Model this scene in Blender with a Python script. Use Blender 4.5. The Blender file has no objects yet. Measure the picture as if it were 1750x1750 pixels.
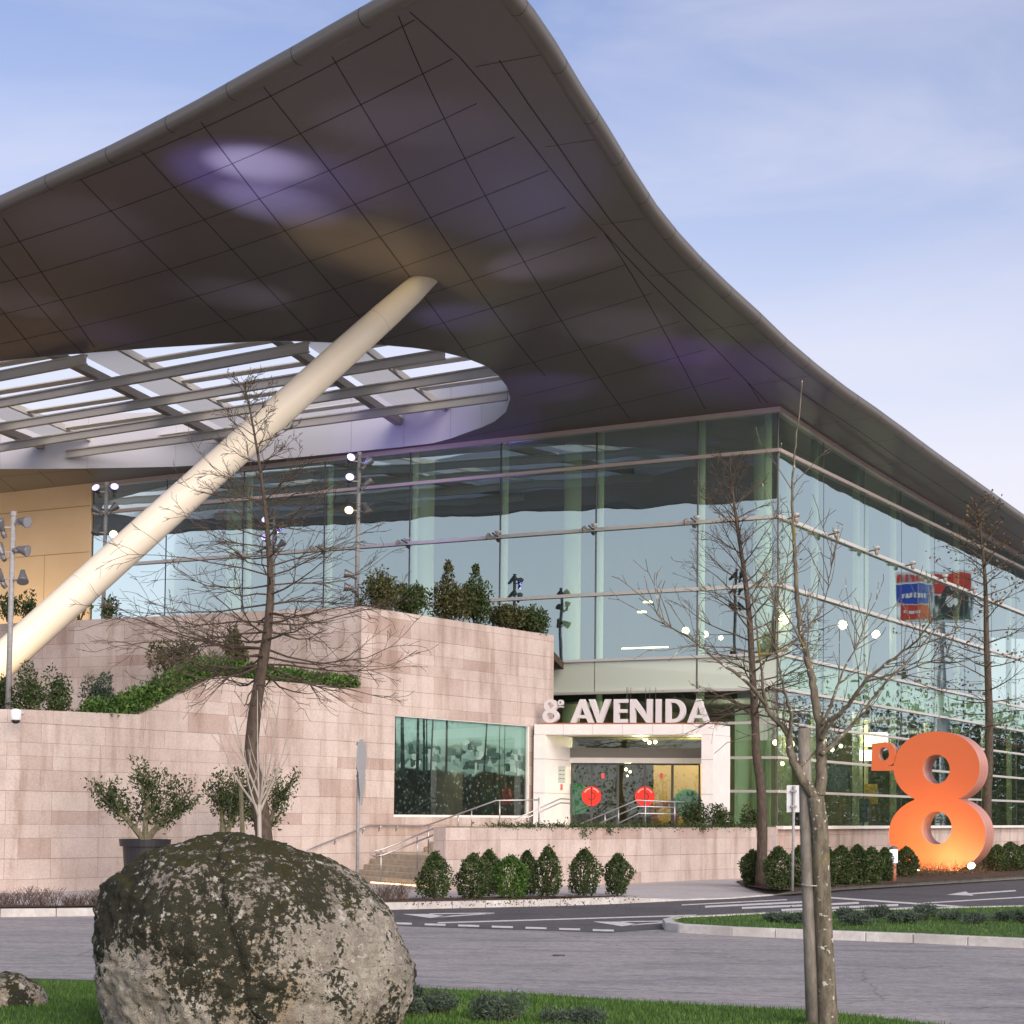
import bpy, bmesh, math, random
import numpy as np
from mathutils import Vector, Matrix
from mathutils.geometry import delaunay_2d_cdt
random.seed(7); RNG = np.random.default_rng(7)
sc = bpy.context.scene
col = sc.collection
# ------------------------------------------------------------------ camera
FPX, PITCH, ROLL, CY, HC = 3154.24, math.radians(2.99161), math.radians(0.61147), 1223.86, 2.1
F_ = Vector((0, math.cos(PITCH), math.sin(PITCH))); U0 = Vector((0, -math.sin(PITCH), math.cos(PITCH))); R0 = Vector((1, 0, 0))
RX = math.cos(ROLL)*R0 + math.sin(ROLL)*U0; UX = -math.sin(ROLL)*R0 + math.cos(ROLL)*U0
cd = bpy.data.cameras.new('camera'); cam = bpy.data.objects.new('camera', cd); col.objects.link(cam)
cd.sensor_width = 36; cd.sensor_height = 36; cd.lens = FPX/1750*36; cd.shift_y = (CY-875)/1750
cd.clip_start = .1; cd.clip_end = 3000
cam.matrix_world = Matrix(((RX.x, UX.x, -F_.x, 0), (RX.y, UX.y, -F_.y, 0), (RX.z, UX.z, -F_.z, HC), (0, 0, 0, 1)))
sc.camera = cam
# ------------------------------------------------------------------ world / sun / exposure
SUN_EL, SUN_AZ = math.radians(24), math.radians(152)     # azimuth from +Y clockwise: veiled sun behind the viewer's right shoulder
w = bpy.data.worlds.new('World'); sc.world = w; w.use_nodes = True
nt = w.node_tree; N = nt.nodes; Lk = nt.links; N.clear()
sky = N.new('ShaderNodeTexSky'); sky.sky_type = 'NISHITA'; sky.sun_disc = False
sky.sun_elevation = SUN_EL; sky.sun_rotation = SUN_AZ; sky.air_density = 1.0; sky.dust_density = 1.6; sky.ozone_density = 2.5
hs = N.new('ShaderNodeMixRGB'); hs.blend_type = 'MULTIPLY'; hs.inputs[0].default_value = 1; hs.inputs[2].default_value = (1.05, .93, 1.04, 1)
Lk.new(sky.outputs[0], hs.inputs[1])
tc = N.new('ShaderNodeTexCoord'); mp = N.new('ShaderNodeMapping'); mp.inputs['Scale'].default_value = (1.6, 1.6, 5.5); mp.inputs['Rotation'].default_value = (0, .25, .4)
Lk.new(tc.outputs['Generated'], mp.inputs[0])
no = N.new('ShaderNodeTexNoise'); no.inputs['Scale'].default_value = 2.1; no.inputs['Detail'].default_value = 6; no.inputs['Roughness'].default_value = .55; no.inputs['Distortion'].default_value = .6
Lk.new(mp.outputs[0], no.inputs[0])
rp = N.new('ShaderNodeValToRGB'); rp.color_ramp.elements[0].position = .38; rp.color_ramp.elements[1].position = .85
rp.color_ramp.elements[0].color = (0, 0, 0, 1); rp.color_ramp.elements[1].color = (.62, .62, .62, 1)
Lk.new(no.outputs[0], rp.inputs[0])
mx = N.new('ShaderNodeMixRGB'); mx.inputs[2].default_value = (5.4, 5.1, 5.6, 1)
Lk.new(rp.outputs[0], mx.inputs[0]); Lk.new(hs.outputs[0], mx.inputs[1])
bg = N.new('ShaderNodeBackground'); bg.inputs[1].default_value = .085
sz = N.new('ShaderNodeSeparateXYZ'); Lk.new(tc.outputs['Generated'], sz.inputs[0])
hz = N.new('ShaderNodeValToRGB'); Lk.new(sz.outputs['Z'], hz.inputs[0]); cr_ = hz.color_ramp
for p_, v_ in ((.10, .92), (.2, .66), (.3, .30)):
    e_ = cr_.elements.new(p_); e_.color = (v_, v_, v_, 1)
cr_.elements[0].color = (1, 1, 1, 1); cr_.elements[-1].position = .46; cr_.elements[-1].color = (0, 0, 0, 1)
mh = N.new('ShaderNodeMixRGB'); mh.inputs[2].default_value = (5.5, 5.3, 5.6, 1); Lk.new(hz.outputs[0], mh.inputs[0]); Lk.new(mx.outputs[0], mh.inputs[1])
Lk.new(mh.outputs[0], bg.inputs[0])
wo = N.new('ShaderNodeOutputWorld'); Lk.new(bg.outputs[0], wo.inputs[0])
sd = bpy.data.lights.new('sun', 'SUN'); sd.energy = 2.0; sd.angle = math.radians(58); sd.color = (1, .87, .74)
so = bpy.data.objects.new('sun', sd); col.objects.link(so)
sv = Vector((math.sin(SUN_AZ)*math.cos(SUN_EL), math.cos(SUN_AZ)*math.cos(SUN_EL), math.sin(SUN_EL)))
so.rotation_euler = (-sv).to_track_quat('-Z', 'Y').to_euler(); so.location = sv*100
sc.view_settings.view_transform = 'Standard'; sc.view_settings.look = 'None'; sc.view_settings.gamma = 1; sc.view_settings.use_curve_mapping = False
sc.view_settings.exposure = 1.05
sc.render.engine = 'CYCLES'
# ------------------------------------------------------------------ measuring helpers (pixel of the photograph -> point in the place)
CAM = Vector((0, 0, HC))
def ray(px, py): return (px-875)/FPX*RX + (CY-py)/FPX*UX + F_
def at(px, py, Y):
    d = ray(px, py); return CAM + d*(Y/d.y)
def gnd(px, py, z=0.0):
    d = ray(px, py); return CAM + d*((z-HC)/d.z)
def onpl(px, py, p0, dr):
    d = ray(px, py); n = Vector((-dr[1], dr[0])); t = (Vector((p0[0], p0[1])).dot(n))/(Vector((d.x, d.y)).dot(n)); return CAM + d*t
# ------------------------------------------------------------------ mesh helpers
class MB:
    def __init__(s): s.v = []; s.f = []; s.m = []
    def add(s, vs, fs, m=0):
        b = len(s.v); s.v += [tuple(v) for v in vs]; s.f += [tuple(b+i for i in f) for f in fs]; s.m += [m]*len(fs)
    def hexa(s, p, m=0): s.add(p, [(0, 3, 2, 1), (4, 5, 6, 7), (0, 1, 5, 4), (1, 2, 6, 5), (2, 3, 7, 6), (3, 0, 4, 7)], m)
    def box(s, c, sx, sy, sz, rz=0, m=0):          # centre, full sizes
        ca, sa = math.cos(rz), math.sin(rz); P = []
        for z in (-sz/2, sz/2):
            for x, y in ((-sx/2, -sy/2), (sx/2, -sy/2), (sx/2, sy/2), (-sx/2, sy/2)):
                P.append((c[0]+x*ca-y*sa, c[1]+x*sa+y*ca, c[2]+z))
        s.hexa(P, m)
    def bar(s, a, b, wd, ht, m=0):                   # rectangular bar between two points
        a = Vector(a); b = Vector(b); d = (b-a).normalized(); r = d.cross(Vector((0, 0, 1)))
        if r.length < 1e-4: r = Vector((1, 0, 0))
        r.normalize(); u = r.cross(d).normalized(); P = []
        for q in (a, b):
            for x, y in ((-1, -1), (1, -1), (1, 1), (-1, 1)): P.append(q+r*x*wd/2+u*y*ht/2)
        s.hexa(P, m)
    def prism(s, poly, off, m=0):                    # planar polygon (3D pts) extruded by vector
        n = len(poly); off = Vector(off); P = [Vector(p) for p in poly]; s.add(P+[p+off for p in P], [tuple(range(n))[::-1], tuple(range(n, 2*n))]+[(i, (i+1) % n, n+(i+1) % n, n+i) for i in range(n)], m)
    def tube(s, pts, rad, n=8, m=0, caps=True):
        pts = [Vector(p) for p in pts]; k = len(pts)
        if not hasattr(rad, '__len__'): rad = [rad]*k
        up = Vector((0, 0, 1)); V = []; prev = None
        for i, p in enumerate(pts):
            d = (pts[min(i+1, k-1)]-pts[max(i-1, 0)])
            if d.length < 1e-9: d = Vector((0, 0, 1))
            d.normalize()
            if prev is None:
                a = d.cross(up)
                if a.length < .05: a = d.cross(Vector((1, 0, 0)))
            else: a = prev - d*prev.dot(d)
            a.normalize(); prev = a; b = d.cross(a)
            for j in range(n):
                t = 2*math.pi*j/n; V.append(p+(a*math.cos(t)+b*math.sin(t))*rad[i])
        Fs = [(i*n+j, i*n+(j+1) % n, (i+1)*n+(j+1) % n, (i+1)*n+j) for i in range(k-1) for j in range(n)]
        if caps: Fs += [tuple(range(n))[::-1], tuple(range((k-1)*n, k*n))]
        s.add(V, Fs, m)
    def lathe(s, c, prof, n=24, axis=None, m=0):     # prof: (radius, height)
        c = Vector(c); ax = Vector(axis or (0, 0, 1)).normalized(); a = ax.cross(Vector((0, 0, 1)))
        if a.length < .05: a = Vector((1, 0, 0))
        a.normalize(); b = ax.cross(a); V = []; k = len(prof)
        for r, h in prof:
            for j in range(n):
                t = 2*math.pi*j/n; V.append(c+ax*h+(a*math.cos(t)+b*math.sin(t))*max(r, 1e-4))
        Fs = [(i*n+j, i*n+(j+1) % n, (i+1)*n+(j+1) % n, (i+1)*n+j) for i in range(k-1) for j in range(n)]
        Fs += [tuple(range(n))[::-1], tuple(range((k-1)*n, k*n))]; s.add(V, Fs, m)
    def build(s, name, mats, parent=None, smooth=False, uvwall=False):
        me = bpy.data.meshes.new(name); me.from_pydata(s.v, [], s.f)
        if not isinstance(mats, (list, tuple)): mats = [mats]
        for q in mats: me.materials.append(q)
        if len(mats) > 1: me.polygons.foreach_set('material_index', s.m)
        if smooth: me.polygons.foreach_set('use_smooth', [True]*len(me.polygons))
        me.update()
        if uvwall:
            uv = me.uv_layers.new(name='UVMap')
            for p in me.polygons:
                n = p.normal
                if abs(n.z) > .7: t = Vector((1, 0, 0)); v2 = Vector((0, 1, 0))
                else: t = Vector((-n.y, n.x, 0)).normalized(); v2 = Vector((0, 0, 1))
                for li in p.loop_indices:
                    co = me.vertices[me.loops[li].vertex_index].co; uv.data[li].uv = (co.dot(t), co.dot(v2))
        o = bpy.data.objects.new(name, me); col.objects.link(o)
        if parent: o.parent = parent
        return o
def fixn(o):
    bm = bmesh.new(); bm.from_mesh(o.data); bmesh.ops.recalc_face_normals(bm, faces=bm.faces); bm.to_mesh(o.data); bm.free(); return o
def bevel(o, wd, seg=2):
    md = o.modifiers.new('bevel', 'BEVEL'); md.width = wd; md.segments = seg; md.limit_method = 'ANGLE'; md.angle_limit = .6; return o
def tag(o, label=None, cat=None, group=None, kind=None):
    if label: o['label'] = label
    if cat: o['category'] = cat
    if group: o['group'] = group
    if kind: o['kind'] = kind
    return o
def empty(name, label=None, cat=None, group=None, loc=(0, 0, 0)):
    o = bpy.data.objects.new(name, None); col.objects.link(o); o.location = loc; o.empty_display_size = .3
    bpy.context.view_layer.update()
    return tag(o, label, cat, group)
def relocate(root, loc):
    """put the Empty of a thing at its base while its parts stay where they were built"""
    loc = Vector(loc); root.location = loc
    for ch in root.children: ch.location = ch.location - loc
    return root
def triang(outer, holes, step, zf, lift=0.0, flip=False, extra=None):
    """triangulate a plan polygon with holes, inner grid points every step metres, lifted by zf(x,y)"""
    verts = []; edges = []
    for L_ in [outer]+holes:
        b = len(verts); n = len(L_); verts += [Vector((p[0], p[1])) for p in L_]; edges += [(b+i, b+(i+1) % n) for i in range(n)]
    def inside(x, y, poly):
        c = False; j = len(poly)-1
        for i in range(len(poly)):
            if (poly[i][1] > y) != (poly[j][1] > y) and x < (poly[j][0]-poly[i][0])*(y-poly[i][1])/(poly[j][1]-poly[i][1])+poly[i][0]: c = not c
            j = i
        return c
    xs = [p[0] for p in outer]; ys = [p[1] for p in outer]
    x = min(xs)+step/2
    while x < max(xs):
        y = min(ys)+step/2
        while y < max(ys):
            if inside(x, y, outer) and not any(inside(x, y, h) for h in holes): verts.append(Vector((x+random.uniform(-.1, .1)*step, y+random.uniform(-.1, .1)*step)))
            y += step
        x += step
    if extra: verts += [Vector(p) for p in extra]
    V, E_, Fc, *_ = delaunay_2d_cdt(verts, edges, [], 0, 1e-4)
    out = []
    for f in Fc:
        cx = sum(V[i].x for i in f)/3; cy = sum(V[i].y for i in f)/3
        if inside(cx, cy, outer) and not any(inside(cx, cy, h) for h in holes): out.append(tuple(f) if not flip else tuple(f)[::-1])
    return [(v.x, v.y, zf(v.x, v.y)+lift) for v in V], out
# ------------------------------------------------------------------ materials
def mat(name, base=(.5, .5, .5), rough=.6, metal=0, spec=.5, emis=None, estr=1):
    m = bpy.data.materials.new(name); m.use_nodes = True; b = m.node_tree.nodes['Principled BSDF']
    b.inputs['Base Color'].default_value = (*base, 1); b.inputs['Roughness'].default_value = rough; b.inputs['Metallic'].default_value = metal
    b.inputs['Specular IOR Level'].default_value = spec
    if emis: b.inputs['Emission Color'].default_value = (*emis, 1); b.inputs['Emission Strength'].default_value = estr
    return m
def nd(m, t, **kw):
    n = m.node_tree.nodes.new(t)
    for k, v in kw.items():
        if k in n.inputs: n.inputs[k].default_value = v
        else: setattr(n, k, v)
    return n
def lk(m, a, b): m.node_tree.links.new(a, b)
def bs(m): return m.node_tree.nodes['Principled BSDF']
def ramp(m, fac, stops):
    r = nd(m, 'ShaderNodeValToRGB'); cr = r.color_ramp
    while len(cr.elements) < len(stops): cr.elements.new(.5)
    for e, (p, c) in zip(cr.elements, stops): e.position = p; e.color = (*c, 1) if len(c) == 3 else c
    lk(m, fac, r.inputs[0]); return r.outputs[0]
def mixc(m, fac, a, b, mode='MIX'):
    x = nd(m, 'ShaderNodeMixRGB', blend_type=mode)
    for i, q in enumerate((fac, a, b)):
        if hasattr(q, 'links'): lk(m, q, x.inputs[i])
        else: x.inputs[i].default_value = q if i == 0 else (*q, 1)
    return x.outputs[0]
def noise(m, scale, detail=4, rough=.55, vec=None, dist=0):
    n = nd(m, 'ShaderNodeTexNoise', Scale=scale, Detail=detail, Roughness=rough, Distortion=dist)
    if vec is None:
        t = nd(m, 'ShaderNodeTexCoord'); vec = t.outputs['Object']
    lk(m, vec, n.inputs['Vector']); return n.outputs['Fac']
def mapped(m, scale, rot=(0, 0, 0), out='Object'):
    t = nd(m, 'ShaderNodeTexCoord'); p = nd(m, 'ShaderNodeMapping', Scale=scale, Rotation=rot); lk(m, t.outputs[out], p.inputs[0]); return p.outputs[0]
def bump(m, h, strength=.3, dist=.02):
    b = nd(m, 'ShaderNodeBump', Strength=strength, Distance=dist); lk(m, h, b.inputs['Height']); lk(m, b.outputs[0], bs(m).inputs['Normal']); return b
M = {}
def speck(name, c1, c2, scale, rough=.8, bs_=.2, spec=.3, scale2=None, c3=None):
    m = mat(name, c1, rough, spec=spec); f = noise(m, scale, 6, .6); c = ramp(m, f, [(.35, c1), (.65, c2)])
    if c3:
        g = noise(m, scale2, 3); k = ramp(m, g, [(.4, (0, 0, 0)), (.7, (1, 1, 1))]); c = mixc(m, k, c, c3)
    lk(m, c, bs(m).inputs['Base Color']); bump(m, f, bs_); return m
def stone_mat():
    m = mat('pink_granite_cladding', (.5, .4, .36), .7, spec=.35)
    t = nd(m, 'ShaderNodeUVMap'); uv = t.outputs[0]
    sp_ = nd(m, 'ShaderNodeSeparateXYZ'); lk(m, uv, sp_.inputs[0]); f_ = nd(m, 'ShaderNodeMath', operation='MULTIPLY'); lk(m, sp_.outputs['Y'], f_.inputs[0]); f_.inputs[1].default_value = 3.7
    sn_ = nd(m, 'ShaderNodeMath', operation='SINE'); lk(m, f_.outputs[0], sn_.inputs[0]); ad_ = nd(m, 'ShaderNodeMath', operation='MULTIPLY_ADD'); lk(m, sn_.outputs[0], ad_.inputs[0]); ad_.inputs[1].default_value = .09; lk(m, sp_.outputs['Y'], ad_.inputs[2])
    mp = nd(m, 'ShaderNodeCombineXYZ'); lk(m, sp_.outputs['X'], mp.inputs[0]); lk(m, ad_.outputs[0], mp.inputs[1])
    br = nd(m, 'ShaderNodeTexBrick', Scale=1.0, **{'Mortar Size': .006, 'Mortar Smooth': .3, 'Bias': 0.0, 'Brick Width': 1.55, 'Row Height': .42}); br.offset = .37; br.squash = 1.35; br.squash_frequency = 3; br.offset_frequency = 3
    br.inputs['Color1'].default_value = (0, 0, 0, 1); br.inputs['Color2'].default_value = (1, 1, 1, 1); br.inputs['Mortar'].default_value = (.5, .5, .5, 1)
    lk(m, mp.outputs[0], br.inputs['Vector'])
    c = ramp(m, br.outputs['Color'], [(0, (.44, .345, .305)), (.16, (.51, .43, .39)), (.5, (.55, .475, .435)), (1, (.58, .51, .47))])
    g = noise(m, 22, 5, .8); gr = ramp(m, g, [(.32, (.62, .59, .58)), (.6, (1.12, 1.11, 1.10))]); c = mixc(m, .55, c, gr, 'MULTIPLY')
    vs = mapped(m, (1.3, 1.3, .18)); s = noise(m, 1.6, 5, .6, vs); sr = ramp(m, s, [(.36, (.70, .65, .60)), (.52, (1, 1, 1))]); c = mixc(m, .75, c, sr, 'MULTIPLY'); bl_ = noise(m, .5, 5, .7); c = mixc(m, .8, c, ramp(m, bl_, [(.36, (.84, .80, .78)), (.6, (1.06, 1.05, 1.04))]), 'MULTIPLY')
    mo = ramp(m, br.outputs['Fac'], [(.2, (1, 1, 1)), (.9, (.5, .44, .41))]); c = mixc(m, 1, c, mo, 'MULTIPLY')
    # horizontal joints read darker than the vertical ones
    lk(m, c, bs(m).inputs['Base Color'])
    h = nd(m, 'ShaderNodeMath', operation='MULTIPLY_ADD'); lk(m, br.outputs['Fac'], h.inputs[0]); h.inputs[1].default_value = -1; lk(m, g, h.inputs[2]); bump(m, h.outputs[0], .35, .012)
    return m
M['stone'] = stone_mat()
def glass_mat(name, refl, tint_r, tint_t, wav=.012):
    m = bpy.data.materials.new(name); m.use_nodes = True; t = m.node_tree; t.nodes.clear()
    g = t.nodes.new('ShaderNodeBsdfGlossy'); g.inputs['Color'].default_value = (*tint_r, 1); g.inputs['Roughness'].default_value = .012
    tr = t.nodes.new('ShaderNodeBsdfTransparent'); tr.inputs['Color'].default_value = (*tint_t, 1)
    lw = t.nodes.new('ShaderNodeLayerWeight'); lw.inputs['Blend'].default_value = .35
    mr = t.nodes.new('ShaderNodeMapRange'); mr.inputs['To Min'].default_value = refl; mr.inputs['To Max'].default_value = 1.0
    t.links.new(lw.outputs['Fresnel'], mr.inputs['Value'])
    mxs = t.nodes.new('ShaderNodeMixShader'); t.links.new(mr.outputs[0], mxs.inputs[0]); t.links.new(tr.outputs[0], mxs.inputs[1]); t.links.new(g.outputs[0], mxs.inputs[2])
    tc = t.nodes.new('ShaderNodeTexCoord'); n = t.nodes.new('ShaderNodeTexNoise'); n.inputs['Scale'].default_value = .32; n.inputs['Detail'].default_value = 1.5
    t.links.new(tc.outputs['Object'], n.inputs[0]); b = t.nodes.new('ShaderNodeBump'); b.inputs['Strength'].default_value = 1; b.inputs['Distance'].default_value = wav
    t.links.new(n.outputs[0], b.inputs['Height']); t.links.new(b.outputs[0], g.inputs['Normal'])
    o = t.nodes.new('ShaderNodeOutputMaterial'); t.links.new(mxs.outputs[0], o.inputs[0]); return m
M['glass'] = glass_mat('facade_glass', .44, (.72, .91, .95), (.72, .90, .76), .016)
M['doorglass'] = glass_mat('door_glass', .10, (.9, 1, .95), (.70, .78, .66), .004)
M['winglass'] = glass_mat('window_glass', .03, (.85, 1, .95), (.92, .98, .95), .006)
M['white'] = speck('white_panel', (.74, .71, .68), (.80, .77, .74), 3, .45, .03)
M['transom'] = mat('pale_metal', (.62, .60, .57), .4, .3)
M['pinkmetal'] = mat('rose_metal', (.55, .46, .42), .4, .3)
M['mull'] = mat('dark_mullion', (.05, .05, .05), .4)
M['steel'] = mat('brushed_steel', (.52, .50, .50), .35, .85)
M['galv'] = speck('galvanised_post', (.24, .24, .25), (.33, .33, .33), 12, .5, .02)
M['darkmetal'] = mat('lamp_housing_grey', (.17, .17, .18), .45, .4)
M['soffit'] = mat('soffit_panel', (.15, .128, .122), .42, .0, spec=.4)
_f = noise(M['soffit'], .45, 2); bump(M['soffit'], _f, .25, .03)
_g = noise(M['soffit'], 60, 3); lk(M['soffit'], ramp(M['soffit'], _g, [(.3, (.142, .122, .116)), (.7, (.160, .136, .130))]), bs(M['soffit']).inputs['Base Color'])
M['joint'] = mat('joint_black', (.012, .011, .012), .8)
M['edge'] = mat('roof_edge_metal', (.15, .138, .122), .42, .35)
M['rooftop'] = mat('roof_membrane', (.45, .45, .47), .7)
M['rim'] = mat('rim_cladding', (.50, .51, .55), .5)
M['beam'] = mat('beam_paint', (.46, .44, .40), .5)
M['beam2'] = mat('cross_beam_paint', (.30, .26, .23), .5)
M['deck'] = mat('deck_sheet', (.55, .54, .51), .6)
_t = nd(M['deck'], 'ShaderNodeBsdfTranslucent'); _t.inputs['Color'].default_value = (.66, .66, .64, 1); _x = nd(M['deck'], 'ShaderNodeMixShader'); _x.inputs[0].default_value = .65
_o = [n for n in M['deck'].node_tree.nodes if n.type == 'OUTPUT_MATERIAL'][0]; lk(M['deck'], bs(M['deck']).outputs[0], _x.inputs[1]); lk(M['deck'], _t.outputs[0], _x.inputs[2]); lk(M['deck'], _x.outputs[0], _o.inputs[0])
M['louvre'] = mat('louvre_white', (.8, .76, .70), .5)
M['strut'] = speck('column_paint', (.76, .69, .56), (.80, .73, .61), .6, .42, .01)
M['cream'] = speck('cream_panel', (.74, .54, .33), (.79, .59, .38), .4, .6, .02)
M['col'] = mat('interior_column', (.88, .90, .66), .6)
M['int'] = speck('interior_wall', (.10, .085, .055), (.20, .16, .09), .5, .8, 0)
M['intfloor'] = mat('interior_floor', (.30, .27, .22), .4)
M['spandrel'] = mat('spandrel_panel', (.84, .88, .72), .6)
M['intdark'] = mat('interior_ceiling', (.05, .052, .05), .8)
M['soil'] = speck('soil', (.045, .028, .018), (.11, .07, .045), 14, .95, .8)
M['concrete'] = speck('kerb_concrete', (.46, .45, .43), (.58, .57, .55), 9, .85, .3, scale2=1.2, c3=(.40, .38, .36))
M['paving'] = speck('paving', (.40, .385, .385), (.48, .46, .46), 6, .85, .2, scale2=.35, c3=(.36, .345, .35))
def asphalt(name, a, b, streak=True):
    m = mat(name, a, .85, spec=.3); f = noise(m, 45, 5, .75); c = ramp(m, f, [(.3, a), (.7, b)])
    ag = noise(m, 9, 3, .8); c = mixc(m, .8, c, ramp(m, ag, [(.36, (.72, .72, .73)), (.5, (1, 1, 1)), (.64, (1.22, 1.2, 1.18))]), 'MULTIPLY')
    g = noise(m, 1.6, 7, .72, mapped(m, (.22, .9, 1), (0, 0, .12)), 1.2); k = ramp(m, g, [(.38, (.74, .74, .76)), (.50, (1, 1, 1)), (.66, (1.14, 1.12, 1.10))])
    if streak: c = mixc(m, .9, c, k, 'MULTIPLY')
    ck = nd(m, 'ShaderNodeTexVoronoi', Scale=.16, feature='DISTANCE_TO_EDGE'); cn = noise(m, .8, 5, .6); cm = nd(m, 'ShaderNodeVectorMath', operation='ADD'); ct_ = nd(m, 'ShaderNodeTexCoord'); lk(m, ct_.outputs['Object'], cm.inputs[0]); lk(m, cn, cm.inputs[1]); lk(m, cm.outputs[0], ck.inputs['Vector'])
    c = mixc(m, 1, c, ramp(m, ck.outputs['Distance'], [(.0, (.62, .62, .62)), (.004, (.95, .95, .95)), (.006, (1, 1, 1))]), 'MULTIPLY')
    h = noise(m, .25, 4, .6); k2 = ramp(m, h, [(.4, (.86, .86, .88)), (.6, (1.07, 1.04, 1.03))]); c = mixc(m, .8, c, k2, 'MULTIPLY')
    lk(m, c, bs(m).inputs['Base Color']); bump(m, f, .5, .01); return m
M['asphalt'] = asphalt('asphalt_worn', (.245, .24, .24), (.365, .355, .35))
M['asphalt2'] = asphalt('asphalt_new', (.085, .084, .09), (.125, .122, .128))
M['paint'] = speck('road_paint', (.62, .62, .60), (.76, .76, .74), 25, .7, .1, scale2=6, c3=(.45, .45, .45))
def leaf_mat(name, a, b, c, rough=.55):
    m = mat(name, a, rough, spec=.35); g = nd(m, 'ShaderNodeNewGeometry'); cc = ramp(m, g.outputs['Random Per Island'], [(0, a), (.5, b), (1, c)])
    n = noise(m, 1.1, 2); k = ramp(m, n, [(.35, (.72, .75, .7)), (.65, (1.15, 1.12, 1.05))]); cc = mixc(m, .8, cc, k, 'MULTIPLY')
    lk(m, cc, bs(m).inputs['Base Color']); bs(m).inputs['Subsurface Weight'].default_value = 0; return m
M['leaf'] = leaf_mat('evergreen_leaf', (.018, .036, .010), (.038, .065, .018), (.08, .11, .032))
M['leaf2'] = leaf_mat('bright_hedge_leaf', (.03, .075, .012), (.055, .12, .02), (.10, .18, .035))
M['leaf3'] = leaf_mat('olive_leaf', (.03, .035, .012), (.06, .068, .022), (.12, .115, .04))
M['juniper'] = leaf_mat('juniper_leaf', (.035, .055, .04), (.06, .09, .065), (.10, .14, .10))
M['grass'] = leaf_mat('grass_blade', (.035, .085, .012), (.06, .14, .02), (.11, .20, .035))
M['drybrush'] = leaf_mat('dry_twig', (.08, .05, .045), (.14, .10, .09), (.22, .17, .15))
M['brownleaf'] = leaf_mat('withered_leaf', (.05, .035, .02), (.10, .06, .03), (.14, .10, .045))
M['lawn'] = speck('lawn_ground', (.03, .07, .012), (.06, .125, .022), 9, .9, .5, scale2=.8, c3=(.05, .09, .02))
def bark(name, a, b, moss=None):
    m = mat(name, a, .9, spec=.2); f = noise(m, 6, 6, .7, mapped(m, (3, 3, 1))); c = ramp(m, f, [(.35, a), (.65, b)])
    if moss:
        g = noise(m, 2.2, 4); k = ramp(m, g, [(.60, (0, 0, 0)), (.70, (1, 1, 1))]); c = mixc(m, k, c, moss)
    lk(m, c, bs(m).inputs['Base Color']); bump(m, f, .6, .02); return m
M['bark'] = bark('bark_brown', (.05, .039, .03), (.115, .09, .07))
M['bark_moss'] = bark('bark_lichen', (.075, .065, .048), (.20, .175, .13), (.19, .16, .035))
_m = M['bark_moss']; _n = noise(_m, 14, 3, .6); _k = ramp(_m, _n, [(.62, (0, 0, 0)), (.66, (1, 1, 1))]); _l = [l for l in _m.node_tree.links if l.to_socket == bs(_m).inputs['Base Color']][0].from_socket
lk(_m, mixc(_m, _k, _l, (.50, .49, .43)), bs(_m).inputs['Base Color'])
M['bark_olive'] = bark('bark_olive', (.11, .10, .06), (.21, .19, .13), (.13, .13, .05))
M['bark_pale'] = bark('bark_pale', (.30, .27, .23), (.42, .38, .33))
M['stake'] = bark('weathered_wood', (.17, .155, .13), (.28, .255, .22))
M['pot'] = mat('black_plastic', (.018, .019, .022), .45)
M['orange'] = mat('orange_paint', (.62, .145, .052), .42, spec=.4)
M['orangeside'] = mat('orange_side_paint', (.50, .24, .19), .40, spec=.5)
M['signletter'] = mat('letter_white', (.60, .56, .57), .5)
M['signbrown'] = mat('sign_rail_brown', (.30, .12, .07), .6)
M['signgrey'] = mat('sign_back_grey', (.42, .43, .44), .5, .3)
M['red'] = mat('red_decal', (.78, .035, .02), .4, emis=(.8, .03, .015), estr=.12)
M['redpale'] = mat('pale_decal', (.8, .55, .45), .5)
M['green'] = mat('green_decal', (.02, .30, .05), .5)
M['rust'] = mat('rust_decal', (.35, .12, .03), .5)
M['redsticker'] = mat('red_sticker', (.8, .12, .12), .5)
M['bulb'] = mat('bulb_warm', (1, .9, .7), .5, emis=(1, .80, .48), estr=4)
M['lensviolet'] = mat('lens_violet', (.8, .8, 1), .3, emis=(.50, .42, 1), estr=1.0)
M['lenswarm'] = mat('lens_warm', (1, .9, .8), .3, emis=(1, .72, .40), estr=2.2)
M['lens'] = mat('lens_off', (.30, .31, .34), .15, .3)
M['camwhite'] = mat('camera_white', (.8, .8, .8), .4)
M['black'] = mat('black_rubber', (.01, .01, .01), .4)
# ------------------------------------------------------------------ plan of the building
C = Vector((10.05, 69.95)); LA, RA = math.radians(-29.353), math.radians(60.601)
LD = Vector((-math.cos(LA), -math.sin(LA))); RD = Vector((math.cos(RA), math.sin(RA)))   # away from the corner along each glass front
def LP(s, z=0, off=0): q = C+LD*s-RD*off; return Vector((q.x, q.y, z))      # off > 0: out towards the viewer
def RP(s, z=0, off=0): q = C+RD*s-LD*off; return Vector((q.x, q.y, z))
A0 = Vector((-12.04, 45.2)); AA = math.radians(54.75); AD = Vector((math.cos(AA), math.sin(AA))); AN = Vector((AD.y, -AD.x))  # AN: out of the big stone wall
def AP(s, z=0, off=0): q = A0+AD*s+AN*off; return Vector((q.x, q.y, z))
TIPDIR = Vector((-.33, -.944))
def softp(x): return x if x > 30 else math.log(1+math.exp(x))
def zf(x, y):
    p = Vector((x, y))-C; s = p.dot(TIPDIR); r = p.dot(RD)
    return 17.25 + .42*softp((s+4.6)/6) - .0065*(r+math.sqrt(r*r+25))
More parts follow.
